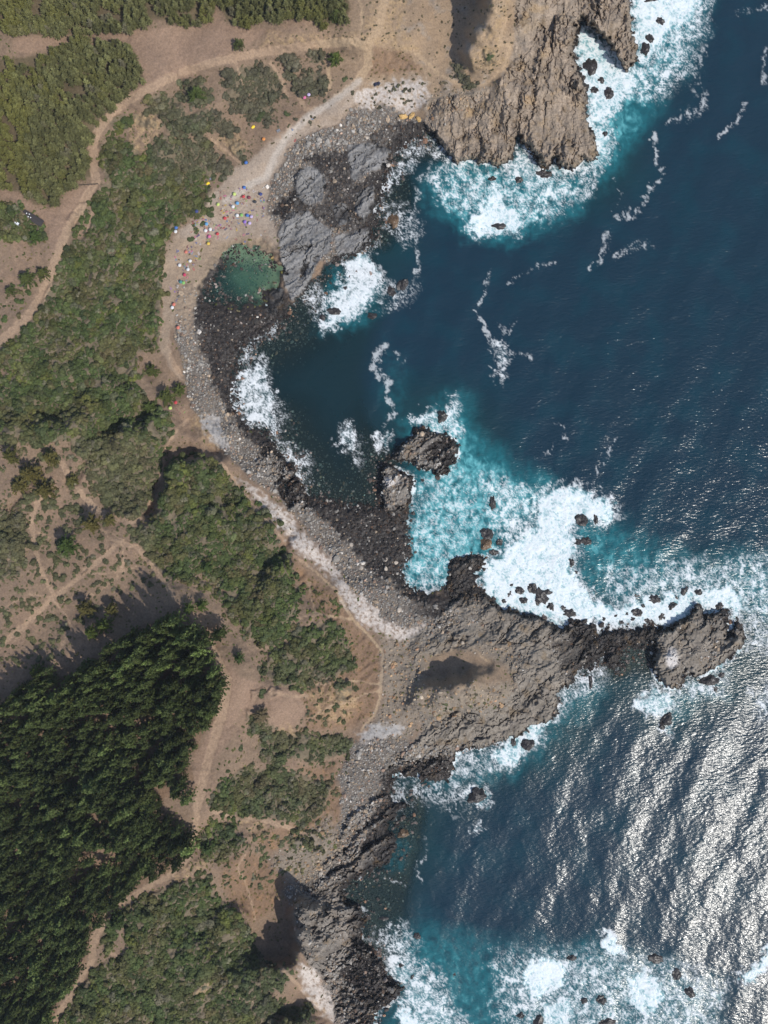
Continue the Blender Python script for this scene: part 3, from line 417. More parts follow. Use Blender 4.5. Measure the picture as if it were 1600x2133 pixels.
# wet and weed-dark shore
wetline = 0.9 + 1.0 * fbm(U / 25, V / 25, 480, 3) + 1.7 * m_rock + 1.4 * m_h5
wet = sstep(0.35, -0.35, Z - wetline * np.where(m_sand > .5, 0.15, 1.0)) * (1 - 0.6 * m_sand * (~inpool))
wet = np.maximum(wet, sstep(.2, .6, m_dark + .25 * n_b) * sstep(7, 3.5, Z) * (0.95 + 0.15 * n_b)).clip(0, 1)
kelp = np.empty_like(C); kelp[:] = (0.017, 0.0145, 0.014)
kelp = mixc(kelp, (0.06, 0.036, 0.015), sstep(0.15, 0.5, fbm(U / 22, V / 22, 490, 3)) * m_rock)
kelp *= (1 + 0.5 * n_c + 0.3 * n_b)[..., None]
C = C * (1 - 0.93 * wet[..., None]) + kelp * 0.93 * wet[..., None]
C = mixc(C, (0.30, 0.27, 0.165), inpool * sstep(0.55, 0.0, fbm(U / 26, V / 26, 495, 3) + sstep(545, 640, V) * 0.3) * sstep(-20, 40, (U - 480) - (V - 570) * .8 + 30 * w1))
C = np.clip(C, 0.006, 0.75)

# ------------------------------------------------------------------ meshes out of the grid
def make_mesh(name, verts, quads, attrs, mat, smooth=True):
    me = bpy.data.meshes.new(name)
    nq = len(quads); k = quads.shape[1]
    me.vertices.add(len(verts)); me.vertices.foreach_set('co', verts.astype(f32).ravel())
    me.loops.add(nq * k); me.loops.foreach_set('vertex_index', quads.astype(np.int32).ravel())
    me.polygons.add(nq); me.polygons.foreach_set('loop_start', np.arange(0, nq * k, k, dtype=np.int32))
    me.polygons.foreach_set('use_smooth', np.full(nq, smooth))
    for an, arr in attrs.items():
        if arr.ndim == 2:
            a = me.attributes.new(an, 'FLOAT_COLOR', 'POINT')
            a.data.foreach_set('color', np.concatenate([arr, np.ones((len(arr), 1))], 1).astype(f32).ravel())
        else:
            a = me.attributes.new(an, 'FLOAT', 'POINT'); a.data.foreach_set('value', arr.astype(f32).ravel())
    me.update(calc_edges=True)
    if mat: me.materials.append(mat)
    return me
def grid_part(name, fmask, X, Y, ZZ, attrs, mat, **tags):
    jj, ii = np.nonzero(fmask)
    if len(jj) == 0: return None
    a = jj * NU + ii
    q = np.stack([a, a + NU, a + NU + 1, a + 1], 1)
    uniq, inv = np.unique(q, return_inverse=True)
    verts = np.stack([X.ravel()[uniq], Y.ravel()[uniq], ZZ.ravel()[uniq]], 1)
    at = {n: (arr.reshape(-1, 3)[uniq] if arr.ndim == 3 else arr.ravel()[uniq]) for n, arr in attrs.items()}
    o = bpy.data.objects.new(name, make_mesh(name, verts, inv.reshape(q.shape), at, mat, not name.startswith('rock')))
    COL.objects.link(o)
    tag(o, **tags)
    return o
def tag(o, label=None, cat=None, group=None, kind=None):
    if label: o['label'] = label
    if cat: o['category'] = cat
    if group: o['group'] = group
    if kind: o['kind'] = kind
    return o

# ------------------------------------------------------------------ materials
def new_mat(name):
    m = bpy.data.materials.new(name); m.use_nodes = True
    nt = m.node_tree
    return m, nt, nt.nodes['Principled BSDF']
def N(nt, t, **kw):
    n = nt.nodes.new(t)
    for k, v in kw.items(): setattr(n, k, v)
    return n
def mat_ground():
    m, nt, p = new_mat('ground')
    at = N(nt, 'ShaderNodeAttribute', attribute_name='Col')
    geo = N(nt, 'ShaderNodeNewGeometry')
    nz = N(nt, 'ShaderNodeTexNoise'); nz.inputs['Scale'].default_value = 0.9; nz.inputs['Detail'].default_value = 6; nz.inputs['Roughness'].default_value = 0.7
    nt.links.new(geo.outputs['Position'], nz.inputs['Vector'])
    mr = N(nt, 'ShaderNodeMapRange'); mr.inputs['From Min'].default_value = 0.3; mr.inputs['From Max'].default_value = 0.7; mr.inputs['To Min'].default_value = 0.72; mr.inputs['To Max'].default_value = 1.26
    nt.links.new(nz.outputs[0], mr.inputs[0])
    mx = N(nt, 'ShaderNodeVectorMath', operation='SCALE')
    nt.links.new(at.outputs['Color'], mx.inputs[0]); nt.links.new(mr.outputs[0], mx.inputs['Scale'])
    nt.links.new(mx.outputs[0], p.inputs['Base Color'])
    wa = N(nt, 'ShaderNodeAttribute', attribute_name='wet')
    r = N(nt, 'ShaderNodeMapRange'); r.inputs['To Min'].default_value = 0.95; r.inputs['To Max'].default_value = 0.5
    nt.links.new(wa.outputs['Fac'], r.inputs[0]); nt.links.new(r.outputs[0], p.inputs['Roughness'])
    p.inputs['Specular IOR Level'].default_value = 0.25
    b = N(nt, 'ShaderNodeBump'); b.inputs['Strength'].default_value = 0.5; b.inputs['Distance'].default_value = 0.5
    nt.links.new(nz.outputs[0], b.inputs['Height']); nt.links.new(b.outputs[0], p.inputs['Normal'])
    return m
M_GROUND = mat_ground()

def mat_water(name='sea_water'):
    m, nt, p = new_mat(name)
    out = nt.nodes['Material Output']
    geo = N(nt, 'ShaderNodeNewGeometry')
    col = N(nt, 'ShaderNodeAttribute', attribute_name='wcol')
    foam = N(nt, 'ShaderNodeAttribute', attribute_name='foam')
    clear = N(nt, 'ShaderNodeAttribute', attribute_name='clear')
    # wind ripples, crests running from lower left to upper right
    mp = N(nt, 'ShaderNodeMapping'); mp.inputs['Rotation'].default_value = (0, 0, math.radians(-24)); mp.inputs['Scale'].default_value = (0.42, 1.0, 1.0)
    nt.links.new(geo.outputs['Position'], mp.inputs['Vector'])
    n1 = N(nt, 'ShaderNodeTexNoise'); n1.inputs['Scale'].default_value = 0.85; n1.inputs['Detail'].default_value = 2; n1.inputs['Roughness'].default_value = 0.6
    nt.links.new(mp.outputs[0], n1.inputs['Vector'])
    b = N(nt, 'ShaderNodeBump'); b.inputs['Strength'].default_value = 1.0; b.inputs['Distance'].default_value = 0.29
    nt.links.new(n1.outputs[0], b.inputs['Height'])
    nt.links.new(col.outputs['Color'], p.inputs['Base Color'])
    p.inputs['Roughness'].default_value = 0.21
    p.inputs['IOR'].default_value = 1.33
    nt.links.new(b.outputs[0], p.inputs['Normal'])
    tr = N(nt, 'ShaderNodeBsdfTransparent'); tr.inputs['Color'].default_value = (0.74, 0.92, 0.90, 1)
    m1 = N(nt, 'ShaderNodeMixShader')
    nt.links.new(clear.outputs['Fac'], m1.inputs[0]); nt.links.new(p.outputs[0], m1.inputs[1]); nt.links.new(tr.outputs[0], m1.inputs[2])
    df = N(nt, 'ShaderNodeBsdfDiffuse'); df.inputs['Color'].default_value = (0.74, 0.76, 0.77, 1)
    fn = N(nt, 'ShaderNodeTexNoise'); fn.inputs['Scale'].default_value = 0.8; fn.inputs['Detail'].default_value = 5
    nt.links.new(geo.outputs['Position'], fn.inputs['Vector'])
    fb = N(nt, 'ShaderNodeBump'); fb.inputs['Strength'].default_value = 0.45; fb.inputs['Distance'].default_value = 0.6
    nt.links.new(fn.outputs[0], fb.inputs['Height']); nt.links.new(fb.outputs[0], df.inputs['Normal'])
    m2 = N(nt, 'ShaderNodeMixShader')
    nt.links.new(foam.outputs['Fac'], m2.inputs[0]); nt.links.new(m1.outputs[0], m2.inputs[1]); nt.links.new(df.outputs[0], m2.inputs[2])
    nt.links.new(m2.outputs[0], out.inputs['Surface'])
    return m
M_WATER = mat_water()

def mat_tint(name, base, rough=0.8, spec=0.2, noise=0.0, nscale=2.0, trans=0.0, bump=0.0):
    """base colour times the thing's own tint (carried by the instance or the object)"""
    m, nt, p = new_mat(name)
    at = N(nt, 'ShaderNodeAttribute', attribute_name='tint'); at.attribute_type = 'INSTANCER'
    vm = N(nt, 'ShaderNodeVectorMath', operation='MULTIPLY'); vm.inputs[1].default_value = base
    nt.links.new(at.outputs['Color'], vm.inputs[0])
    outc = vm.outputs[0]
    if noise:
        tc = N(nt, 'ShaderNodeNewGeometry')
        nz = N(nt, 'ShaderNodeTexNoise'); nz.inputs['Scale'].default_value = nscale; nz.inputs['Detail'].default_value = 4
        nt.links.new(tc.outputs['Position'], nz.inputs['Vector'])
        mr = N(nt, 'ShaderNodeMapRange'); mr.inputs['From Min'].default_value = 0.3; mr.inputs['From Max'].default_value = 0.7
        mr.inputs['To Min'].default_value = 1 - noise; mr.inputs['To Max'].default_value = 1 + noise
        nt.links.new(nz.outputs[0], mr.inputs[0])
        sc = N(nt, 'ShaderNodeVectorMath', operation='SCALE')
        nt.links.new(outc, sc.inputs[0]); nt.links.new(mr.outputs[0], sc.inputs['Scale']); outc = sc.outputs[0]
        if bump:
            bb = N(nt, 'ShaderNodeBump'); bb.inputs['Strength'].default_value = bump; bb.inputs['Distance'].default_value = 0.3
            nt.links.new(nz.outputs[0], bb.inputs['Height']); nt.links.new(bb.outputs[0], p.inputs['Normal'])
    nt.links.new(outc, p.inputs['Base Color'])
    p.inputs['Roughness'].default_value = rough; p.inputs['Specular IOR Level'].default_value = spec
    if trans:
        tl = N(nt, 'ShaderNodeBsdfTranslucent'); nt.links.new(outc, tl.inputs['Color'])
        mx = N(nt, 'ShaderNodeMixShader'); mx.inputs[0].default_value = trans
        nt.links.new(p.outputs[0], mx.inputs[1]); nt.links.new(tl.outputs[0], mx.inputs[2])
        nt.links.new(mx.outputs[0], nt.nodes['Material Output'].inputs['Surface'])
    return m
def mat_plain(name, col, rough=0.7, spec=0.3, metal=0.0):
    m, nt, p = new_mat(name)
    nz = N(nt, 'ShaderNodeTexNoise'); nz.inputs['Scale'].default_value = 3.0; nz.inputs['Detail'].default_value = 4
    tc = N(nt, 'ShaderNodeTexCoord'); nt.links.new(tc.outputs['Object'], nz.inputs['Vector'])
    mr = N(nt, 'ShaderNodeMapRange'); mr.inputs['To Min'].default_value = 0.8; mr.inputs['To Max'].default_value = 1.2
    nt.links.new(nz.outputs[0], mr.inputs[0])
    sc = N(nt, 'ShaderNodeVectorMath', operation='SCALE'); sc.inputs[0].default_value = col
    nt.links.new(mr.outputs[0], sc.inputs['Scale']); nt.links.new(sc.outputs[0], p.inputs['Base Color'])
    p.inputs['Roughness'].default_value = rough; p.inputs['Specular IOR Level'].default_value = spec; p.inputs['Metallic'].default_value = metal
    return m

# ------------------------------------------------------------------ the land, cut into its pieces
fc = lambda a: a[:-1, :-1]
fmax = np.maximum.reduce([Z[:-1, :-1], Z[1:, :-1], Z[:-1, 1:], Z[1:, 1:]])
show = fc(dC + 60 * (1 - m_bay)) > -165
show |= fmax > -2.6
show &= ~((fc(U) > 1700) | (fc(dC) < -200))
cls = np.zeros(U.shape, np.int8)                              # 0 open ground
cls[m_road > 0.5] = 1; cls[m_light > 0.6] = 1
cls[m_sand > 0.5] = 2
cls[m_cob > 0.5] = 3
cls[(m_pale > 0.5)] = 2
cls[m_rock > 0.5] = 4
cls[(m_rock > .5) & (m_h2 > .5)] = 5; cls[(m_rock > .5) & (m_h3 > .5)] = 6; cls[(m_rock > .5) & (m_h4 > .5)] = 7; cls[(m_rock > .5) & (m_h5 > .5) & (m_h3 < .5) & (m_h4 < .5)] = 8
cls[Z < -0.35] = 9
cls[inpool] = 9
cls[(U > 1305) & (V > 1230) & (V < 1470) & (dC > -60)] = 10
cls[(samp(_lowfield(ISLET_A, True, 0), U, V) > -10)] = 11
cls[(samp(_lowfield([(786,964),(872,984),(868,1064),(786,1064)], True, 0), U, V) > 0)] = 12
cf = fc(cls)
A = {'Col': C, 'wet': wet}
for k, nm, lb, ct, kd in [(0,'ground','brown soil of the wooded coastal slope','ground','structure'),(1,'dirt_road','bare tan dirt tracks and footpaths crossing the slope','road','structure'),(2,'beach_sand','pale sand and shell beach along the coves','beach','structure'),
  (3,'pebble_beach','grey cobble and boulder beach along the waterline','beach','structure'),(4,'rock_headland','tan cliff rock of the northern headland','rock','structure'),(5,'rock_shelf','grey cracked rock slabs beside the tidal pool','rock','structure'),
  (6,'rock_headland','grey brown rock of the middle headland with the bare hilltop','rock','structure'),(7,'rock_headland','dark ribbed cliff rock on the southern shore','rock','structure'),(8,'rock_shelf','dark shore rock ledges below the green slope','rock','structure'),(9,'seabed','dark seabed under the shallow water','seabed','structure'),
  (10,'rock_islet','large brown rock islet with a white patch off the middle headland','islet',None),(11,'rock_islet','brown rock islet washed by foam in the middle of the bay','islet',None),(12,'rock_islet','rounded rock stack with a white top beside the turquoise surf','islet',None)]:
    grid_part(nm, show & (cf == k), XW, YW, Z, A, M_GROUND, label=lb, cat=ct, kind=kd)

# ------------------------------------------------------------------ the sea
open_ = sstep(5, 110, -dC) * (1 - 0.75 * m_bay)
outf = (np.abs(U - 800) < 900) & (np.abs(V - 1066) < 1200)
swell = 0.27 * np.sin((U * 1.0 + V * 0.14) * 2 * np.pi / 165 + 2.2 * w1 + 1.3 * fbm(U / 260, V / 260, 500, 2)) + 0.13 * np.sin((U * 0.85 + V * 0.5) * 2 * np.pi / 75 + 2.5 * w2)
cx, cy = aniso(math.radians(24), 16, 6.5); chop = perlin(cx + .3 * w3, cy, 510)
cx, cy = aniso(math.radians(14), 9, 4.4); chop2 = perlin(cx, cy, 520)
ZS = np.where(outf, open_ * (swell + 0.065 * chop + 0.045 * chop2) + (1 - open_) * 0.05 * chop, 0).astype(f32)

F = np.zeros(U.shape, f32)
flick = fbm(U / 18 + .6 * w1, V / 18 + .6 * w2, 530, 4)
flick2 = fbm(U / 18 + .6 * w2, V / 18 + .6 * w1, 535, 4)
FU = U + 12 * w1 + 7 * w3 + 5 * w5 + 18 * flick; FV = V + 12 * w2 + 7 * w4 + 5 * w6 + 18 * flick2
for inten, fr, pl in FOAM:
    big_ = (max(p[0] for p in pl) - min(p[0] for p in pl)) * (max(p[1] for p in pl) - min(p[1] for p in pl)) > 9000 or min(p[1] for p in pl) > 1900
    inten = inten if inten < .7 else ((.72 + (inten - .7) * .85) if big_ else .66 + (inten - .7) * .4)
    d = samp(_lowfield(pl, True, 0, 110), FU, FV)
    F = np.maximum(F, inten * sstep(-fr * 1.9 - 6, fr * 0.9 + 3, d))
SK = np.zeros(U.shape, f32)
for inten, wd, pl in STREAK:
    d = samp(_lowfield(pl, False, wd, 60), U + 9 * w1 + 5 * w3 + 3 * w5 + 6 * flick, V + 9 * w2 + 5 * w4 + 3 * w6 + 6 * flick2)
    SK = np.maximum(SK, inten * 1.2 * sstep(-wd * .7, wd * 0.5, d))
rocky_edge = sstep(0.3, 0.8, m_rock + (U > 1150)) * (1 - 0.75 * m_bay)
F = np.maximum(F, (0.62 * sstep(-14, -1, dC) * rocky_edge + 0.5 * sstep(-9, 0, dC) * sstep(-.1, .4, w1)) * (~inpool))
def net(sc_, seed, wp):
    a, b, _, _, _ = worley(U / sc_ + wp * w3 + 1.6 * wp * w1 + .5 * wp * w5, V / sc_ + wp * w4 + 1.6 * wp * w2 + .5 * wp * w6, seed)
    return 1 - np.clip((b - a) / 0.55, 0, 1)
lace = np.maximum(net(24, 540, .55), np.maximum(0.92 * net(11, 550, .5), 0.8 * net(6, 560, .4)))
wisp = fbm(U / 9 + 1.2 * w1 + .7 * w3, V / 22 + 1.2 * w2, 570, 3)
tex = np.clip(0.62 * lace + 0.38 * (0.5 + 0.9 * flick) + 0.22 * wisp, 0, 1)
tex = np.clip(tex + .10 * n_c, 0, 1)
t_lo, t_md, t_hi = np.percentile(tex[::7, ::7], (8, 50, 92))
tex = np.clip(.5 + .42 * np.where(tex < t_md, (tex - t_md) / (t_md - t_lo), (tex - t_md) / (t_hi - t_md)), 0, 1)
fe = F * 1.06 + (tex - .50) * (1.15 - .58 * sstep(.72, .95, F)) - .10 + .05 * sstep(.75, .95, F)
thin = np.maximum(sstep(.74, 1, net(26, 580, .95)), .85 * sstep(.72, 1, net(12, 585, .8))) * sstep(-.5, .2, flick2 + .3 * wisp)
foam = np.maximum(sstep(.52, 1.02, fe), .75 * thin * sstep(.18, .42, F))
foam = np.clip(np.maximum(foam, 0.22 * sstep(0.25, 0.9, F) * sstep(-.35, .5, wisp + flick)), 0, 1) * (.86 + .16 * flick2 + .1 * n_c)
foam = np.maximum(foam, .52 * sstep(.08, .4, SK) * sstep(.40, 1.05, SK + .75 * (tex - .5) + .45 * wisp + .3 * flick2))
foam = np.clip(foam, 0, 1)
# whitecap flecks far out are left to the sun glint
Tq = np.zeros(U.shape, f32)
TU = U + 26 * w1 + 10 * flick; TV = V + 26 * w2 - 8 * flick
for inten, sf, pl in TURQ:
    Tq = np.maximum(Tq, inten * sstep(-sf * 1.5, sf * 0.9, samp(_lowfield(pl, True, 0, 130), TU, TV)))
Tq = np.clip(np.maximum(Tq, 0.8 * sstep(0.25, 0.95, F) * (1 - 0.5 * m_bay)) * (0.8 + 0.5 * flick + .35 * wisp), 0, 1)
WC = np.empty(U.shape + (3,), f32); WC[:] = (0.0066, 0.0255, 0.043)
WC = mixc(WC, (0.005, 0.032, 0.050), sstep(-0.2, 0.5, n_a))
WC = mixc(WC, (0.006, 0.038, 0.038), sstep(160, 20, -dC) * 0.5)
WC = mixc(WC, (0.005, 0.021, 0.026), m_bay * 0.9)
WC = mixc(WC, (0.014, 0.125, 0.15), sstep(0.05, 0.75, Tq)); WC = mixc(WC, (0.13, 0.42, 0.45), sstep(0.55, 1.0, Tq) * (0.6 + 0.4 * tex))
WC = mixc(WC, (0.36, 0.66, 0.70), sstep(.6, 1.0, F) * (.5 + .5 * tex) * (1 - .6 * m_bay))
WC = mixc(WC, (0.045, 0.115, 0.078), inpool * 1.0); WC = mixc(WC, (0.016, 0.05, 0.042), inpool * sstep(20, -40, (U - 500) - (V - 590) * .6 + 30 * w1))
WC = np.clip(WC, 0.003, 0.9)
wdep = np.clip(ZS - Z, 0, 30)
clear = np.exp(-wdep / (0.35 + 2.0 * m_bay)) * (1 - sstep(0.05, 0.9, Tq)) * 0.92
clear = np.where(inpool, np.exp(-wdep / 1.3) * 0.9, clear)
clear = clear * sstep(-155, -60, dC)
ZF = ZS + foam * (0.15 + 0.55 * sstep(0.6, 1, F) * np.abs(flick) + 0.12 * n_c)
XS, YS = unproject(U, V, np.clip(ZF, -2, 3))
tmin = np.minimum.reduce([Z[:-1, :-1], Z[1:, :-1], Z[:-1, 1:], Z[1:, 1:]])
fwater = (tmin < 1.2) & (fc(dC) < 40)
ffoam = (fc(foam) + foam[1:, 1:]) > 1.1
WA = {'wcol': WC, 'foam': foam, 'clear': clear}
pf = fc(inpool)
poolrim = fc(samp(L_pool, U, V)) > -14
grid_part('sea_water', fwater & ~ffoam & ~poolrim, XS, YS, ZF, WA, M_WATER, label='dark blue sea turning turquoise near the surf', cat='water', kind='structure')
grid_part('sea_foam', fwater & ffoam & ~poolrim, XS, YS, ZF, WA, M_WATER, label='white surf foam breaking over rocks and drifting in streaks', cat='foam', kind='stuff')
grid_part('pool_water', fwater & poolrim, XS, YS, ZF * 0, WA, M_WATER, label='shallow green tidal pool beside the crowded beach', cat='water', kind='structure')

# ------------------------------------------------------------------ helpers for things
def G(arr, u, v):
    i = np.clip(np.round((np.asarray(u) + MG) / GS).astype(int) + 9, 0, NU - 1); j = np.clip(np.round((np.asarray(v) + MG) / GS).astype(int) + 9, 0, NV - 1)
    return arr[j, i]
def place(u, v, lift=0.0):
    """world point of the ground seen at pixel u, v (a thing's middle sits `lift` metres above the ground)"""
    z = np.asarray(G(Z, u, v), dtype=float)
    x, y = unproject(np.asarray(u, float), np.asarray(v, float), z + lift)
    # ground height under that point
    u2 = x / (MPP * (1 - z / CAM_H)) + 800; v2 = 1066.5 - y / (MPP * (1 - z / CAM_H))
    return x, y, np.asarray(G(Z, u2, v2), dtype=float)
def mesh_from(name, V_, F_, mat, smooth=False):
    me = bpy.data.meshes.new(name)
    me.from_pydata([tuple(p) for p in V_], [], [tuple(f) for f in F_])
    me.materials.append(mat)
    if smooth: me.polygons.foreach_set('use_smooth', np.full(len(me.polygons), True))
    me.update()
    return me
def ob(name, me, parent=None, loc=None, rot=None, scale=None):
    o = bpy.data.objects.new(name, me); COL.objects.link(o)
    if parent: o.parent = parent
    if loc is not None: o.location = loc
    if rot is not None: o.rotation_euler = rot
    if scale is not None: o.scale = scale
    return o
def empty(name, loc, rz=0.0):
    o = bpy.data.objects.new(name, None); COL.objects.link(o)
    o.location = loc; o.rotation_euler = (0, 0, rz); o.empty_display_size = 0.3
    return o
def box(V_, F_, lo, hi):
    b = len(V_)
    for z in (lo[2], hi[2]):
        V_ += [(lo[0], lo[1], z), (hi[0], lo[1], z), (hi[0], hi[1], z), (lo[0], hi[1], z)]
    F_ += [(b, b + 3, b + 2, b + 1), (b + 4, b + 5, b + 6, b + 7), (b, b + 1, b + 5, b + 4), (b + 1, b + 2, b + 6, b + 5), (b + 2, b + 3, b + 7, b + 6), (b + 3, b, b + 4, b + 7)]
def tube(V_, F_, p0, p1, r0, r1, n=6):
    p0 = Vector(p0); p1 = Vector(p1); d = (p1 - p0).normalized(); a = d.orthogonal().normalized(); c = d.cross(a); b = len(V_)
    for p, r in ((p0, r0), (p1, r1)):
        for k in range(n):
            t = 2 * math.pi * k / n
            V_.append(tuple(p + (a * math.cos(t) + c * math.sin(t)) * r))
    for k in range(n): F_.append((b + k, b + (k + 1) % n, b + n + (k + 1) % n, b + n + k))
    F_.append(tuple(b + n + k for k in range(n)))
def diamond(V_, F_, c, a, s, L, W):
    b = len(V_); c = np.asarray(c)
    V_ += [tuple(c - a * L * .45), tuple(c + s * W * .5), tuple(c + a * L * .55), tuple(c - s * W * .5)]
    F_.append((b, b + 1, b + 2, b + 3))
def unit(v): return v / (np.linalg.norm(v) + 1e-9)

# scattered instances: one mass that nobody could count
def scatter(name, pts, rots, scls, idx, tints, protos, **tags):
    me = bpy.data.meshes.new(name)
    me.vertices.add(len(pts)); me.vertices.foreach_set('co', np.asarray(pts, f32).ravel())
    for an, ty, arr, key in (('rot', 'FLOAT_VECTOR', rots, 'vector'), ('scl', 'FLOAT_VECTOR', scls, 'vector'), ('idx', 'INT', idx, 'value')):
        a = me.attributes.new(an, ty, 'POINT'); a.data.foreach_set(key, np.asarray(arr, np.int32 if ty == 'INT' else f32).ravel())
    a = me.attributes.new('tint', 'FLOAT_COLOR', 'POINT'); a.data.foreach_set('color', np.concatenate([tints, np.ones((len(tints), 1))], 1).astype(f32).ravel())
    o = bpy.data.objects.new(name, me); COL.objects.link(o); tag(o, **tags)
    pc = bpy.data.collections.new(name + '_kinds')
    for k, pm in enumerate(protos):
        po = bpy.data.objects.new('%s_kind_%02d' % (name, k), pm); pc.objects.link(po)
    ng = bpy.data.node_groups.new(name, 'GeometryNodeTree')
    ng.interface.new_socket('Geometry', in_out='INPUT', socket_type='NodeSocketGeometry'); ng.interface.new_socket('Geometry', in_out='OUTPUT', socket_type='NodeSocketGeometry')
    gi = ng.nodes.new('NodeGroupInput'); go = ng.nodes.new('NodeGroupOutput')
    ci = ng.nodes.new('GeometryNodeCollectionInfo'); ci.inputs['Collection'].default_value = pc; ci.inputs['Separate Children'].default_value = True; ci.inputs['Reset Children'].default_value = True
    ip = ng.nodes.new('GeometryNodeInstanceOnPoints'); ip.inputs['Pick Instance'].default_value = True
    def att(nm, dt):
        n = ng.nodes.new('GeometryNodeInputNamedAttribute'); n.data_type = dt; n.inputs['Name'].default_value = nm
        return [s for s in n.outputs if s.enabled and s.name == 'Attribute'][0]
    e2r = ng.nodes.new('FunctionNodeEulerToRotation')
    ng.links.new(att('rot', 'FLOAT_VECTOR'), e2r.inputs[0])
    ng.links.new(gi.outputs[0], ip.inputs['Points']); ng.links.new(ci.outputs[0], ip.inputs['Instance'])
    ng.links.new(att('idx', 'INT'), ip.inputs['Instance Index']); ng.links.new(e2r.outputs[0], ip.inputs['Rotation']); ng.links.new(att('scl', 'FLOAT_VECTOR'), ip.inputs['Scale'])
    ng.links.new(ip.outputs[0], go.inputs[0])
    mod = o.modifiers.new('scatter', 'NODES'); mod.node_group = ng
    return o
def jitter_grid(lst, step, pad=0, seed=1):
    r = np.random.default_rng(seed)
    g = np.arange(-MG + 4, 1596 + MG, step); h = np.arange(-MG + 4, 2129 + MG, step)
    a, b = np.meshgrid(g, h)
    a = a.ravel() + r.uniform(-.48, .48, a.size) * step; b = b.ravel() + r.uniform(-.48, .48, b.size) * step
    return a, b, r

# ------------------------------------------------------------------ plants
M_LEAF = mat_tint('pine_needles', (0.085, 0.094, 0.036), 0.75, 0.25, 0.35, 0.7, 0.22)
M_BARK = mat_plain('bark', (0.12, 0.085, 0.06), 0.9)
M_SHRUB = mat_tint('shrub_leaves', (0.094, 0.098, 0.052), 0.8, 0.2, 0.35, 0.9, 0.15)
M_STONE = mat_tint('stone', (0.24, 0.225, 0.205), 0.85, 0.25, 0.25, 1.3, 0.0, 0.6)
def pine_meshes(seed, whorls, per, spread, droop, tl, tw, open_=0.0, nq=4):
    """unit pine: 1 m tall, crown radius 1; crown and trunk meshes"""
    r = np.random.default_rng(seed); CV, CF, TV, TF = [], [], [], []
    lean = r.normal(0, 0.03, 2)
    tube(TV, TF, (0, 0, -0.03), (lean[0] * .6, lean[1] * .6, 0.6), 0.075, 0.045, 7); tube(TV, TF, (lean[0] * .6, lean[1] * .6, 0.6), (lean[0], lean[1], 0.95), 0.045, 0.012, 6)
    for k in range(whorls):
        t = k / (whorls - 1)
        z = 0.3 + 0.66 * t
        R = (1 - t) ** spread * (1 - 0.25 * max(0, 0.2 - t) / 0.2) + 0.08
        n = per if t < 0.7 else max(3, per - 2)
        for b in range(n):
            if r.random() < open_: continue
            az = 2 * math.pi * (b + r.uniform(-.35, .35)) / n + k * 1.1
            Rb = R * r.uniform(0.7, 1.18)
            d = np.array([math.cos(az), math.sin(az), 0.0])
            for s in np.linspace(0.3, 1.0, 4 if t < 0.75 else 2):
                c = np.array([lean[0] * z, lean[1] * z, z]) + d * Rb * s + np.array([0, 0, (0.05 - droop * s * s) * 0.35]) + np.append(r.normal(0, 0.06 * Rb, 2), r.normal(0, 0.012))
                for q in range(nq):
                    a2 = az + r.normal(0, 0.75)
                    a = unit(np.array([math.cos(a2), math.sin(a2), r.uniform(-.02, .10)]) )
                    sd = unit(np.cross(a, np.array([r.normal(0, .45), r.normal(0, .45), 1.0])))
                    diamond(CV, CF, c, a, sd, tl * r.uniform(.7, 1.3), tw * r.uniform(.7, 1.3))
            if per > 4 and t < .7 and b % 2 == 0:
                tube(TV, TF, (lean[0] * z, lean[1] * z, z - .02), (d[0] * Rb * .7, d[1] * Rb * .7, z), 0.016, 0.006, 4)
    for q in range(5):
        az = r.uniform(0, 6.28); a = unit(np.array([math.cos(az) * .6, math.sin(az) * .6, .25])); diamond(CV, CF, (lean[0], lean[1], 0.97), a, unit(np.cross(a, [0, 0.2, 1])), tl * .8, tw * .8)
    return mesh_from('pine_crown', CV, CF, M_LEAF), mesh_from('pine_trunk', TV, TF, M_BARK, True)
PINES_D = [pine_meshes(100 + k, 8, 7, 0.75, 0.35, 0.29, 0.125, 0.10, 5) for k in range(6)]
PINES_P = [pine_meshes(200 + k, 8, 6, 0.85, -0.15, 0.46, 0.12, 0.05, 4) for k in range(6)]
def merge_pine(pr):
    crown, trunk = pr
    bm = bmesh.new(); bm.from_mesh(crown); nf = len(bm.faces); bm.from_mesh(trunk)
    bm.faces.ensure_lookup_table()
    for f in bm.faces[nf:]: f.material_index = 1
    me = bpy.data.meshes.new('pine'); bm.to_mesh(me); bm.free(); me.materials.append(M_LEAF); me.materials.append(M_BARK)
    return me
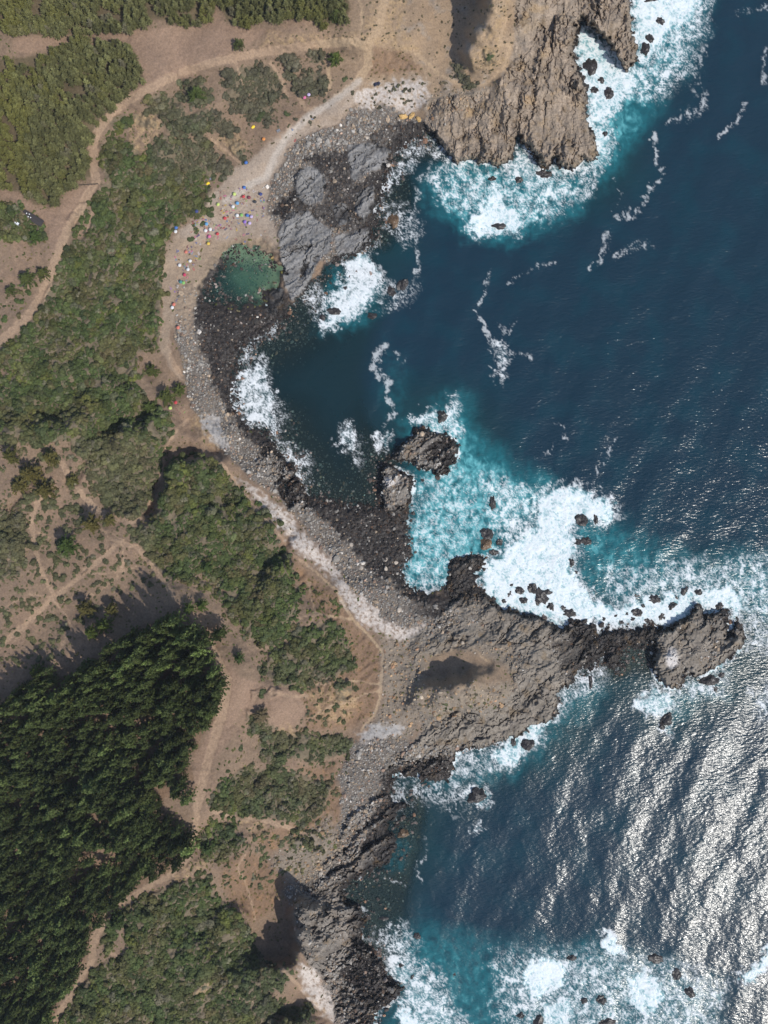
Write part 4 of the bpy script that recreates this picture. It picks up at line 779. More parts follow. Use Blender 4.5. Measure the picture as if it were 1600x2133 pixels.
def shrub_mesh(seed, n=80, flat=0.75):
    r = np.random.default_rng(seed); Vv, Ff = [], []
    lob = [(r.normal(0, .38), r.normal(0, .38), r.uniform(.45, .75)) for _ in range(5)]
    m = 9
    for lx, ly, lr in lob:                                     # leafy lobes
        b = len(Vv)
        Vv.append((lx, ly, lr * flat * 1.05))
        for ring, (rr, zz) in enumerate(((.55, .85), (.95, .4), (1.0, -.05))):
            for k in range(m):
                az = 2 * math.pi * (k + .5 * ring) / m; j = r.uniform(.8, 1.15)
                Vv.append((lx + math.cos(az) * lr * rr * j, ly + math.sin(az) * lr * rr * j, max(-.06, lr * flat * zz * r.uniform(.85, 1.15))))
        for k in range(m):
            k2 = (k + 1) % m
            Ff.append((b, b + 1 + k, b + 1 + k2)); Ff.append((b + 1 + k, b + 1 + m + k, b + 1 + m + k2, b + 1 + k2)); Ff.append((b + 1 + m + k, b + 1 + 2 * m + k, b + 1 + 2 * m + k2, b + 1 + m + k2))
    for _ in range(n):
        lx, ly, lr = lob[r.integers(5)]
        az = r.uniform(0, 6.28); el = math.asin(r.uniform(0.0, 1.0)); nrm = np.array([math.cos(az) * math.cos(el), math.sin(az) * math.cos(el), math.sin(el)])
        c = np.array([lx, ly, 0]) + nrm * np.array([lr, lr, lr * flat]) * r.uniform(.95, 1.22)
        a = unit(nrm * .6 + r.normal(0, .7, 3)); s = unit(np.cross(a, nrm + r.normal(0, .5, 3)))
        diamond(Vv, Ff, c, a, s, r.uniform(.22, .46), r.uniform(.12, .26))
    return mesh_from('shrub_leaves', Vv, Ff, M_SHRUB)
SHRUBS = [shrub_mesh(300 + k) for k in range(6)]

green = np.array([0.78, 1.0, 0.62]); olive = np.array([1.15, 1.05, 0.8]); greyd = np.array([1.75, 1.5, 2.0]); yell = np.array([1.55, 1.55, 0.7]); dark = np.array([0.62, 0.78, 0.72])
def scrub_tint(u, v, r):
    a = fbm(u / 70, v / 70, 600, 3); b = fbm(u / 18, v / 18, 610, 2)
    t = np.outer(np.ones(len(u)), green)
    t += (olive - green) * sstep(-.2, .4, a)[:, None]
    t += (yell - t) * (sstep(.12, .45, fbm(u / 45, v / 45, 620, 3)) * .7)[:, None]
    t += (dark - t) * (sstep(.05, .5, -b) * .7)[:, None]
    t *= (1 - .32 * sstep(0, .45, fbm(u / 36, v / 36, 627, 3)))[:, None]
    t += (np.array([1.35, 1.02, .95]) - t) * (sstep(.15, .4, fbm(u / 28, v / 28, 625, 3)) * (r.random(len(u)) < .7) * .8)[:, None]
    # the shrubs above the northern cove and near the tip are greyer and drier
    dry = np.clip(sstep(430, 470, u) * sstep(420, 300, v) + sstep(300, 330, u) * sstep(390, 330, v) * .7 + sstep(470, 560, u) * sstep(1350, 1420, v) * .35, 0, 1)
    plat = sstep(340, 300, u) * sstep(890, 940, v) * sstep(1420, 1380, v)
    t += (np.array([1.25, 1.08, 1.15]) - t) * (plat * .6)[:, None]
    gp = np.clip(sstep(.12, .35, fbm(u / 14, v / 14, 630, 3)) * .85 + 0.5 * dry, 0, 1) * (r.random(len(u)) < .62)
    t += (greyd - t) * gp[:, None] * .75
    t += (np.array([1.05, .9, 1.15]) - t) * (dry * .75)[:, None]
    return t * r.lognormal(0, .16, len(u))[:, None]
u, v, r = jitter_grid(None, 5.0, seed=21)
m_soft = mask(SCRUB, WU, WV, 26)
SPARSE = [[(-60,905),(140,930),(190,965),(232,1075),(285,1090),(320,1170),(352,1225),(300,1235),(240,1245),(140,1330),(120,1380),(-60,1400)],[(640,1200),(700,1240),(735,1300),(730,1420),(700,1440),(740,1500),(620,1530),(520,1540),(620,1440),(650,1290)],[(440,1600),(720,1590),(700,1700),(690,1780),(600,1830),(470,1850),(420,1810)],[(470,1250),(640,1180),(660,1330),(560,1360)]]
m_spr = mask(SPARSE, WU, WV, 12)
spr = .62 * G(m_spr, u, v) * sstep(-.05, .3, fbm(u / 20, v / 20, 643, 4))
prob = spr + sstep(.28, .66, G(m_soft, u, v) + .75 * fbm(u / 24, v / 24, 641, 4)) * (1 - .9 * sstep(.16, .36, fbm(u / 34, v / 34, 645, 4)))
keep = ((G(m_soft, u, v) > .12) | (spr > .05)) & (r.random(len(u)) < prob) & (G(m_road, u, v) < .4) & (G(m_light, u, v) < .5) & (G(m_ochre, u, v) < .75) & (r.random(len(u)) < .93) & (G(m_fd, u, v) < .5)
u, v = u[keep], v[keep]; spr = spr[keep]
rad = np.clip(r.lognormal(.32, .35, len(u)), .6, 3.0) * (1 - .35 * (spr > .05) * (G(m_soft, u, v) < .4)) * (0.8 + 0.5 * sstep(-.3, .4, fbm(u / 50, v / 50, 640, 2)))
x, y, z = place(u, v, .8)
scatter('coastal_scrub', np.stack([x, y, z - .15], 1), np.stack([r.normal(0, .12, len(u)), r.normal(0, .12, len(u)), r.uniform(0, 6.28, len(u))], 1), np.stack([rad, rad, rad * r.uniform(.7, 1.15, len(u)) * (1 + .9 * sstep(0, .5, fbm(u / 22, v / 22, 648, 2)))], 1), r.integers(0, 6, len(u)), scrub_tint(u, v, r), SHRUBS,
        label='dense low green and grey scrub covering the coastal slopes', cat='scrub', kind='stuff')
print('scrub', len(u))
# dry tufts and cushions on the bare ground
u, v, r = jitter_grid(None, 7.5, seed=22)
bare = (G(land, u, v)) & (G(m_scrub, u, v) < .3) & (G(m_road, u, v) < .3) & (G(m_rock, u, v) < .5) & (G(m_cob, u, v) < .5) & (G(m_light, u, v) < .5) & (G(m_fd, u, v) < .3) & (G(m_fp, u, v) < .3)
dens = np.clip(.10 + .55 * sstep(.02, .35, G(m_soft, u, v)) + .65 * sstep(0, .5, fbm(u / 50, v / 50, 650, 3)) * (1 - G(m_sand, u, v)) + .35 * G(m_red, u, v) - .4 * G(m_sand, u, v) - .25 * G(m_pale, u, v), 0.03, .9)
keep = bare & (r.random(len(u)) < dens)
u, v = u[keep], v[keep]; rad = r.uniform(.35, .95, len(u))
x, y, z = place(u, v, .2)
tt = scrub_tint(u, v, r) * np.array([1.25, 1.1, 1.0]); tt += (np.array([1.9, 1.35, 1.1]) - tt) * (G(m_red, u, v) * .8)[:, None]
scatter('dry_tufts', np.stack([x, y, z - .05], 1), np.stack([u * 0, u * 0, r.uniform(0, 6.28, len(u))], 1), np.stack([rad, rad, rad * .6], 1), r.integers(0, 6, len(u)), tt, SHRUBS,
        label='small dry tufts dotted over the bare brown soil', cat='tufts', kind='stuff')
print('tufts', len(u))

def add_tree(kind, u, v, h, rad, tint, label, cat='tree', group=None, name='pine_tree', r=random):
    x, y, z = place(u, v, h * .6)
    e = empty(name, (float(x), float(y), float(z) - .1), r.uniform(0, 6.28)); tag(e, label, cat, group)
    crown, trunk = kind
    c = ob('crown', crown, e, scale=(rad, rad, h)); c['tint'] = [float(q) for q in tint]
    ob('trunk', trunk, e, scale=(rad * .9, rad * .9, h))
    return e
def forest(mask_arr, step, hr, rr, protos, tint_fn, n_single, label, group, mass_name, mass_label, seed, tree_name='pine_tree', zone_fn=None):
    u, v, r = jitter_grid(None, step, seed=seed)
    keep = (G(mask_arr, u, v) > .5) & (G(m_road, u, v) < .6)
    gaps = fbm(u / 55, v / 55, seed + 1, 3)
    keep &= ~((gaps > .24) & (r.random(len(u)) < .8)) & (r.random(len(u)) < .92)
    u, v = u[keep], v[keep]; n = len(u)
    sz = r.uniform(0, 1, n) ** 1.4 * .75 + .4 * sstep(-.4, .4, fbm(u / 60, v / 60, seed + 2, 2))
    h = (hr[0] + (hr[1] - hr[0]) * sz) * (1 + .75 * sstep(1540, 1380, v) * (v > 1000)); rad = rr[0] + (rr[1] - rr[0]) * sz * r.uniform(.8, 1.2, n)
    tint = tint_fn(u, v, r)
    inview = (u > 5) & (v > 5) & (v < 2128)
    order = np.argsort(-(rad + 10 * inview))
    rnd = random.Random(seed)
    for i in order[:n_single]:
        lum = tint[i].sum(); brown = tint[i][0] > tint[i][1] * 1.12
        tone = 'brownish' if brown else ('bright' if lum > np.percentile(tint.sum(1), 70) else ('dark' if lum < np.percentile(tint.sum(1), 35) else 'mid green'))
        size = 'large' if sz[i] > .72 else ('middling' if sz[i] > .45 else 'slender')
        zone = zone_fn(u[i], v[i])
        add_tree(protos[rnd.randrange(len(protos))], u[i], v[i], h[i], rad[i], tint[i], '%s %s %s %s' % (size, tone, label, zone), 'tree', '%s %s %s %s' % (size, tone, group, zone), tree_name, rnd)
    o = order[n_single:]
    x, y, z = place(u[o], v[o], h[o] * .6)
    scatter(mass_name, np.stack([x, y, z - .1], 1), np.stack([x * 0, x * 0, r.uniform(0, 6.28, len(o))], 1), np.stack([rad[o], rad[o], h[o]], 1), r.integers(0, len(protos), len(o)), tint[o], [merge_pine(p) for p in protos],
            label=mass_label, cat='forest', kind='stuff')
    print(mass_name, n)
def tint_d(u, v, r):
    t = np.outer(r.lognormal(0, .36, len(u)), [1.22, 1.42, 1.2])
    t += (np.array([1.2, .95, .55]) - t) * (sstep(.2, .5, fbm(u / 40, v / 40, 700, 3)) * (r.random(len(u)) < .5) * .5)[:, None]
    t *= 1 + .5 * (sstep(1480, 1380, v) * (r.random(len(u)) < .6))[:, None]
    return t
def tint_p(u, v, r):
    t = np.outer(r.lognormal(0, .22, len(u)), [1.95, 1.78, 1.95])
    t += (np.array([2.4, 2.1, 1.3]) - t) * (sstep(.0, .5, fbm(u / 60, v / 60, 710, 3) + .4 * sstep(120, 0, u)) * .6)[:, None]
    t += (np.array([2.4, 1.95, 3.6]) - t) * ((sstep(.3, .45, fbm(u / 25, v / 25, 720, 3))) * .7)[:, None]
    return t
forest(m_fd, 15.5, (10, 23), (1.8, 5.4), PINES_D, tint_d, 300, 'pine of the lower forest', 'pines', 'pine_forest', 'dense dark pine wood filling the lower left slope', 41, 'pine_tree', lambda u, v: ('at its upper edge' if v < 1440 else 'in its upper part' if v < 1540 else 'in its middle' if v < 1700 else 'in its lower part' if v < 1900 else 'near its bottom end') + (' by the track' if u > 300 - max(0, v - 1750) * .55 else ' at far left' if u < 110 else ''))
forest(m_fp, 9.5, (6, 10), (1.7, 2.5), PINES_P, tint_p, 300, 'young pine', 'young pines', 'pine_plantation', 'close planted young pines beside the upper dirt road', 42, 'young_pine', lambda u, v: ('in the top tree belt' + (' left part' if u < 220 else ' middle part' if u < 470 else ' right end') if v < 78 else ('in the upper plantation' if v < 200 else 'in the plantation middle' if v < 310 else 'at the plantation bottom') + (' beside the road' if u > 165 else ' at far left' if u < 60 else '')))

TREES = [(698,120,10,4.6,'P',(1.1,1.3,.8),'bright green conifer standing alone beside the ochre road bend'),(408,196,11,5.4,'P',(.95,1.15,.8),'rounded green conifer at the edge of the brown clearing'),(497,90,9,3.6,'P',(1,1.05,.9),'small spiky conifer alone on the brown clearing'),
 (52,578,12,5.5,'D',(1,1.1,.8),'dark conifer casting a long shadow below the long hut'),(86,566,10,4.5,'D',(1.1,1.1,.8),'shorter conifer beside the dirt road below the long hut'),(18,604,7,3.2,'D',(1,1.1,.8),'small conifer at the left edge above the sandy track'),(70,492,6,4,'P',(.8,1.1,.7),'bushy green tree against the long dark roofed hut'),
 (318,772,9,5.2,'P',(1,1.05,.7),'upper of the conifers on the slope behind the cobble beach'),(345,826,10,5.5,'P',(1.05,1.1,.75),'broad conifer beside the lime and red parasols'),(372,812,8,4.2,'P',(1.05,1.15,.75),'conifer right at the back of the cobble beach'),(308,846,8,4,'P',(.9,1.1,.7),'small conifer left of the lime parasol'),
 (136,1138,15,6.8,'D',(.8,1.1,.7),'tall dark conifer among paths on the left plateau'),(190,1092,14,5.6,'P',(1.5,1.15,.9),'olive brown conifer right of the tall dark one'),(226,1082,9,4.2,'P',(1.4,1.15,.9),'olive brown conifer just above the path fork'),(62,988,17,6.4,'P',(1.45,1.1,.85),'wide olive brown conifer at upper left of the plateau paths'),(92,1020,15,5.6,'P',(1.4,1.1,.85),'olive brown conifer beside the track on the left plateau'),(34,1012,10,5,'P',(1.4,1.1,.85),'olive conifer near the left edge of the plateau'),
 (104,955,13,5,'P',(1.5,1.2,.95),'pale olive conifer below the green scrub slope'),(150,1000,8,4,'P',(1.3,1.1,.85),'small olive conifer next to the tan track start'),(22,950,14,5.4,'P',(1.2,1.05,.8),'dull olive conifer at the left edge under the scrub'),(176,1268,13,5.2,'P',(1.4,1.1,.9),'grey brown conifer beside the forest shade'),(212,1304,15,5.4,'D',(1.1,1.3,.7),'bright green conifer standing in the forest shade'),(186,1318,14,4.6,'D',(1.1,1.3,.7),'green conifer at the lower edge of the shaded clearing'),(232,1270,11,4.2,'P',(1.3,1.05,.8),'thin brown conifer in the shaded clearing'),
 (392,1268,9,4,'D',(1,1.3,.7),'left of two small green conifers above the dark forest'),(418,1262,9,4.2,'D',(1,1.3,.7),'right of two small green conifers above the dark forest'),(498,1372,7,3.6,'D',(.7,1,.7),'dark rounded tree at the top of the tan clearing'),(545,1492,6,5,'P',(1.9,1.35,1.9),'bare grey purple tree on the tan clearing'),(240,1925,9,5,'D',(.7,.95,.7),'dark bushy tree inside the lower track bend'),(430,1770,7,5,'D',(.7,.95,.7),'dark rounded tree below the end of the wide track'),
 (72,1400,14,4.6,'D',(1.1,1.3,.7),'green pine at the upper tip of the forest outlier'),(430,1180,7,4,'D',(.7,1,.75),'dark tree on the green slope under the plateau path'),(700,28,9,4.5,'D',(1,1.1,.8),'dark conifer at the right end of the top tree belt')]
for k, (u, v, h, rad, kd, tint, lb) in enumerate(TREES):
    add_tree((PINES_D if kd == 'D' else PINES_P)[k % 6], u, v, h, rad, tint, lb, name='conifer_tree')
# single shrubs one can count
SHRUB_FIELDS = [([(0,1240),(110,1250),(140,1300),(125,1375),(0,1380)],46,(.9,2.3),'grey green shrub on the dirt between plateau tracks at left','shrubs on the left plateau'),([(150,1110),(300,1140),(330,1210),(230,1240),(160,1220)],34,(.8,2.2),'small shrub beside the diagonal plateau footpath','shrubs by the diagonal footpath'),
 ([(0,580),(80,590),(40,680),(0,690)],14,(.9,2.3),'round shrub on the sandy slope at the left edge','shrubs on the sandy slope'),([(640,1210),(700,1240),(720,1290),(650,1280)],14,(.8,1.7),'low shrub on the reddish dry slope','shrubs on the reddish slope'),([(40,930),(180,950),(230,1060),(150,1080),(20,1060)],60,(1.3,3.1),'olive shrub under the conifers on the left plateau','shrubs under the plateau conifers'),
 ([(600,1430),(740,1440),(740,1510),(620,1510)],26,(.8,2.0),'shrub on the ochre eroded bank','shrubs on the ochre bank'),([(870,1440),(1060,1440),(1040,1475),(900,1500)],22,(.7,1.7),'low bush on the middle headland hilltop','bushes on the headland hilltop'),([(760,172),(890,172),(880,225),(780,225)],24,(.6,1.5),'small bush on the white shell ground','bushes on the shell ground'),
 ([(540,250),(740,150),(760,190),(600,290)],22,(.5,1.4),'small bush along the pale beach track','bushes along the beach track'),([(440,1690),(720,1590),(700,1780),(480,1900)],30,(.9,2.2),'dry shrub on the southern slope above the cobbles','shrubs on the southern slope'),([(60,1060),(180,1080),(120,1230),(60,1200)],36,(1,2.6),'dull shrub west of the tall dark plateau conifer','shrubs west of the plateau conifer')]
rs = random.Random(5); nsh = 0
for pl, n, (r0, r1), lb, gp in SHRUB_FIELDS:
    f = _lowfield(pl, True, 0); got = 0; tries = 0
    xs = [p[0] for p in pl]; ys = [p[1] for p in pl]
    while got < n and tries < 4000:
        tries += 1
        u = rs.uniform(min(xs), max(xs)); v = rs.uniform(min(ys), max(ys))
        if samp(f, np.array([u]), np.array([v]))[0] < 0 or G(m_road, u, v) > .3 or G(m_scrub, u, v) > .5 or G(m_fd, u, v) > .4 or G(m_light, u, v) > .5: continue
        rad = rs.uniform(r0, r1) ; x, y, z = place(u, v, rad * .4)
        o = ob('shrub', SHRUBS[rs.randrange(6)], None, (float(x), float(y), float(z) - .08), (0, 0, rs.uniform(0, 6.28)), (rad, rad, rad * rs.uniform(.7, 1)))
        t = scrub_tint(np.array([u]), np.array([v]), np.random.default_rng(tries))[0]; o['tint'] = [float(q) for q in t]
        tag(o, lb, 'shrub', gp); got += 1; nsh += 1
BUSH = [(543,228+8,3.4,'dark green round bush beside the upper beach track',.8),(597,236,2.6,'neat oval bush left of the pale beach track',.9),(445,406,2.2,'low round bush above the crowded beach end',1),(437,445,3.4,'upper long cushion bush behind the crowded beach',.9),(423,465,2.4,'small cushion bush between the two long ones',.9),(409,478,3.2,'middle cushion bush behind the crowded beach',.9),(396,497,3.0,'lowest cushion bush behind the crowded beach',.9),(343,573,2.4,'round bush on the sand below the scrub edge',.9),(718,165,2.4,'green bush right of the ochre road bend',1),(546,1444,4,'oval dark bush on the wide tan clearing',.8),(1472-450,118,3.4,'green bush on the ochre ridge path loop',.9),(500,1560,3,'dark bush beside the wide tan track',.8)]
for u, v, rad, lb, tn in BUSH:
    x, y, z = place(u, v, .5)
    o = ob('bush', SHRUBS[rs.randrange(6)], None, (float(x), float(y), float(z) - .1), (0, 0, rs.uniform(0, 6.28)), (rad * .8, rad * .8, rad * .6)); o['tint'] = [.85 * tn, 1.0 * tn, .8 * tn]
    tag(o, lb, 'bush')

# ------------------------------------------------------------------ stones
def rock_mesh(seed, sub=2, rough=.28, mat=None, flat=.7):
    bm = bmesh.new(); bmesh.ops.create_icosphere(bm, subdivisions=sub, radius=1)
    r = np.random.default_rng(seed)
    pl = [(unit(r.normal(0, 1, 3)), r.uniform(.55, .9)) for _ in range(9)]
    for vt in bm.verts:
        p = np.array(vt.co)
        for n_, d_ in pl:                                        # broken faces
            s = p @ n_
            if s > d_: p = p - n_ * (s - d_) * .92
        n = perlin(np.array([p[0] * 1.7 + seed]), np.array([p[1] * 1.7 + p[2] * 1.3]), seed % 50)[0]
        n2 = perlin(np.array([p[0] * 4.1 + seed]), np.array([p[1] * 4.1 + p[2] * 3.3]), seed % 50 + 3)[0]
        p = p * (1 + rough * n + rough * .45 * n2)
        vt.co = (p[0], p[1], p[2] * flat)
    me = bpy.data.meshes.new('stone'); bm.to_mesh(me); bm.free(); me.materials.append(mat or M_STONE)
    return me
STONES = [rock_mesh(10 + k, 1 if k < 4 else 2) for k in range(8)]
def stone_tint(u, v, zz, r):
    n = len(u)
    dry = np.outer(r.lognormal(0, .25, n), [1, .98, .96])
    kind = r.random(n)
    dry[kind < .22] *= [1.2, 1.0, .8]; dry[kind > .93] *= 1.7; dry[(kind > .22) & (kind < .3)] *= [1.1, .82, .68]
    w = np.clip(G(wet, u, v) * 1.0, 0, 1) * (r.random(n) < .93)
    wetc = np.outer(r.lognormal(0, .45, n), [.115, .098, .094]); wetc[kind > .9] *= 2.6; wetc[kind < .1] *= [2.2, 1.6, 1.2]
    wetc *= np.where(zz < -.3, 3.2, 1.0)[:, None]
    return dry * (1 - w[:, None]) + wetc * w[:, None]
u, v, r = jitter_grid(None, 3.6, seed=31)
near_cob = sstep(-6, 6, samp(polys(COBBLE), u, v) + 30)
fld = G(m_cob, u, v) + .6 * near_cob * sstep(-34, -3, G(dC, u, v)) * (~G(land, u, v)) * (G(m_cob, u, v) < .5) + .8 * G(inpool, u, v) * sstep(0.1, -.35, fbm(u / 30, v / 30, 805, 2) - .5 * sstep(520, 440, u) - .4 * sstep(590, 640, v)) + .7 * G(m_bay, u, v) * sstep(-120, -25, G(dC, u, v)) * (~G(land, u, v)) + .42 * G(m_rub, u, v) + .5 * G(m_h5, u, v) + .35 * G(m_h3, u, v) * (G(Z, u, v) < 6) * (1 - G(m_soil2, u, v)) + .25 * G(m_h4, u, v)
ok = (r.random(len(u)) < fld * .85) & (G(Z, u, v) > -2.8) & (G(dC, u, v) > -110) & (G(m_road, u, v) < .4)
ok &= ~((G(m_pale, u, v) > .5) & (r.random(len(u)) < .93)) & ~((G(m_sand, u, v) > .5) & (r.random(len(u)) < .8))
u, v = u[ok], v[ok]; n = len(u)
rad = np.clip(r.lognormal(-.62, .42, n), .25, 1.9)
big = fbm(u / 40, v / 40, 800, 3); rad *= .85 + .5 * sstep(0, .5, big)
zz = G(Z, u, v); tint = stone_tint(u, v, zz, r); rb = G(m_rub, u, v)[:, None]; tint *= 1 + (np.array([1.05, .9, .72]) - 1) * rb
x, y, z = place(u, v, 0)
score = rad * ((u > 3) & (v > 3) & (v < 2130)) * (zz > .1)
order = np.argsort(-score)
rnd = random.Random(12)
def where_stone(u, v):
    if v < 520: return 'on the northern cove beach', 'boulders of the northern cove'
    if v < 700: return 'around the tidal pool', 'boulders around the tidal pool'
    if v < 1030: return 'on the long cobble beach behind the bay', 'boulders of the long cobble beach'
    if v < 1335: return 'on the boulder field inside the middle bay', 'boulders of the middle bay'
    if v < 1700: return 'on the middle headland shore', 'boulders of the middle headland'
    return 'on the southern rocky shore', 'boulders of the southern shore'
for i in order[:300]:
    o = ob('boulder', STONES[4 + rnd.randrange(4)], None, (float(x[i]), float(y[i]), float(z[i]) + rad[i] * .12), (rnd.uniform(-.4, .4), rnd.uniform(-.4, .4), rnd.uniform(0, 6.28)), (rad[i] * rnd.uniform(.9, 1.3), rad[i], rad[i] * rnd.uniform(.7, 1.0)))
    o['tint'] = [float(q) for q in tint[i]]
    lum = tint[i].mean(); w_, g_ = where_stone(u[i], v[i])
    shade = 'pale' if lum > 1.15 else ('dark wet' if lum < .4 else 'grey')
    tag(o, '%s boulder %s' % (shade, w_), 'boulder', '%s %s' % (shade, g_))
o_ = order[300:]
scatter('beach_stones', np.stack([x[o_], y[o_], z[o_] + rad[o_] * .15], 1), np.stack([r.uniform(-.5, .5, len(o_)), r.uniform(-.5, .5, len(o_)), r.uniform(0, 6.28, len(o_))], 1), np.stack([rad[o_] * r.uniform(.85, 1.4, len(o_)), rad[o_], rad[o_] * r.uniform(.7, 1.05, len(o_))], 1), r.integers(0, 8, len(o_)), tint[o_], STONES,
        label='countless grey and wet dark stones covering the cobble beaches', cat='stones', kind='stuff')
print('stones', n)
OCHRE_STONES = [(841,243,2.3,'left of three ochre yellow boulders on the northern cove'),(858,242,2.1,'middle of three ochre yellow boulders on the northern cove'),(872,249,1.9,'right of three ochre yellow boulders on the northern cove')]
for k, (u, v, rad, lb) in enumerate(OCHRE_STONES):
    x, y, z = place(u, v, .5); o = ob('boulder', STONES[4 + k], None, (float(x), float(y), float(z) + .5), (.3, .2, k), (rad * 1.3, rad * .8, rad * .8)); o['tint'] = [2.1, 1.45, .65]; tag(o, lb, 'boulder')
PALE_STONES = [(765,287,1.1,'white boulder on the dark flat below the northern cove'),(413,692,.9,'white boulder below the beach footpath'),(732,1135,1.5,'pale boulder at the top of the middle boulder field'),(752,1183,1.5,'pale boulder beside the dark gap in the boulder field'),(803,1166,1.5,'pale boulder on the seaward side of the boulder field'),(803,1185,1.4,'pale boulder below the seaward one in the boulder field'),(825,1172,1.3,'pale boulder nearest the surf in the boulder field'),(832,1270,1.7,'tan boulder alone on dark stones above the shell beach')]
for k, (u, v, rad, lb) in enumerate(PALE_STONES):
    x, y, z = place(u, v, .5); o = ob('boulder', STONES[4 + k % 4], None, (float(x), float(y), float(z) + .3), (.3, .2, k), (rad * 1.2, rad, rad * .8)); o['tint'] = [1.75, 1.6, 1.45]; tag(o, lb, 'boulder')
M_SEAROCK = mat_tint('wet_rock', (0.030, 0.025, 0.023), 0.45, 0.5, 0.55, 1.1, 0.0, 0.8)
SEA_ROCKS = [(1230,135,14,24),(1255,168,7,8),(1239,188,8,8),(1270,197,12,10),(1353,80,10,12),(1345,105,11,15),(1375,45,8,9),(1362,-2,20,8),(1260,277,6,8),(1083,373,8,8),(1132,362,16,9),(1215,1083,14,13),(1240,1080,8,14),(1205,1130,12,8),(1222,1127,12,8),(1192,1172,8,10),(1199,1193,5,6),(1108,1222,10,12),(1128,1240,16,13),(1083,1228,8,10),(1090,1250,12,8),(1172,1266,7,6),(1188,1277,14,8),(1148,1262,10,8),(1141,1236,10,9),(1118,1252,9,7),(1325,1242,7,7),(1330,1275,12,9),(1340,1262,6,6),(1318,1290,7,5),(1365,1248,13,8),(1400,1260,8,10),(1427,1232,10,9),(1453,1235,8,8),(1378,1286,8,8),(1350,1292,7,5),(1283,1282,5,5),(1258,1290,5,5),(1498,1262,8,8),(1387,1498,15,12),(1380,1512,8,8),(1475,1421,20,12),(1490,1436,7,6),(1502,1408,7,6),(1230,1420,6,18),(1100,1553,18,13),(1070,1546,6,8),(996,1658,22,16),(800,1912,10,6),(1190,1997,10,6),(1365,1997,14,10),(1411,2032,12,10),(1436,2066,12,14),(1218,2083,8,8),(1252,2083,10,10),(1085,2116,10,8),(1119,2126,14,13),(1262,2131,18,8),(945,2030,5,6),(1018,1112,14,12),(1012,1134,16,13),(1040,1128,9,8),(1027,1048,7,13),(923,868,13,12),(820,457,11,20),(838,590,14,11),(815,606,10,9),(700,648,15,8),(672,662,9,7),(776,660,13,8),(720,600,6,4),(842,1737,14,9),(1040,470,14,9),(1024,374,9,6),(1028,1150,10,7),(990,1160,10,6),(880,1000,6,4),(860,1070,6,5),(870,1950,8,6),(835,2010,6,5),(860,2035,6,5),(1300,1345,8,5),(1062,1238,7,6),(1048,1252,6,5),(1066,1218,5,5),(1232,1302,6,4),(1295,1296,6,4),(1305,1278,5,4),(1410,1244,5,4)]
ROCKS = [rock_mesh(60 + k, 3, .42, M_SEAROCK, .75) for k in range(8)]
def where_rock(u, v):
    if u > 1050 and v < 420: return 'in the white surf off the northern headland', 'rocks off the northern headland'
    if v < 720: return 'awash near the mouth of the upper bay', 'rocks at the upper bay mouth'
    if v < 1170 and u < 1060: return 'beside the turquoise basin in the middle of the bay', 'rocks of the turquoise basin'
    if v < 1320: return 'in the big white surf above the middle headland', 'rocks in the big surf'
    if v < 1480 or u > 1300 and v < 1600: return 'around the big islet', 'rocks around the big islet'
    if v < 1800: return 'off the south side of the middle headland', 'rocks south of the middle headland'
    return 'in the foam at the bottom of the view', 'rocks in the southern foam'
for k, (u, v, rx, ry) in enumerate(SEA_ROCKS):
    x, y = unproject(u, v, 0)
    tone = [1, 1, 1]
    if (u, v) in ((820,457),(842,1737),(1012,1134)): tone = [3.6, 2.6, 1.4]
    s = 1.12
    o = ob('sea_rock', ROCKS[k % 8], None, (x, y, -.25 - .02 * min(rx, ry)), (0, 0, 0), (rx * MPP * s, ry * MPP * s, min(rx, ry) * MPP * .85)); o['tint'] = tone
    o.rotation_euler = (0, 0, 0 if max(rx, ry) > 1.3 * min(rx, ry) else (k * 1.7) % 6.28)
    size = 'big' if rx * ry > 150 else ('mid-sized' if rx * ry > 60 else 'small'); w_, g_ = where_rock(u, v)
    tag(o, '%s dark wet rock %s' % (size, w_) if tone[0] == 1 else 'tan weed covered rock %s' % w_, 'sea rock', size + ' ' + g_)

# ------------------------------------------------------------------ beach life
M_SKIN = mat_tint('skin', (0.42, 0.26, 0.18), 0.6, 0.3)
M_CLOTH = mat_tint('cloth', (1.0, 1.0, 1.0), 0.85, 0.2)
M_METAL = mat_plain('pole_metal', (0.5, 0.5, 0.5), 0.4, 0.5, 0.6)
def skin_mesh(name, verts, edges, radii, mat, sub=1):
    me = bpy.data.meshes.new(name); me.from_pydata(verts, edges, []); o = bpy.data.objects.new(name, me); COL.objects.link(o)
    sk = o.modifiers.new('skin', 'SKIN'); sk.use_smooth_shade = True
    for k, rr in enumerate(radii):
        me.skin_vertices[0].data[k].radius = (rr, rr); me.skin_vertices[0].data[k].use_root = (k == 0)
    sb = o.modifiers.new('sub', 'SUBSURF'); sb.levels = sub; sb.render_levels = sub
    dg = bpy.context.evaluated_depsgraph_get(); dg.update()
    out = bpy.data.meshes.new_from_object(o.evaluated_get(dg)); out.name = name
    bpy.data.objects.remove(o); out.materials.clear(); out.materials.append(mat)
    return out
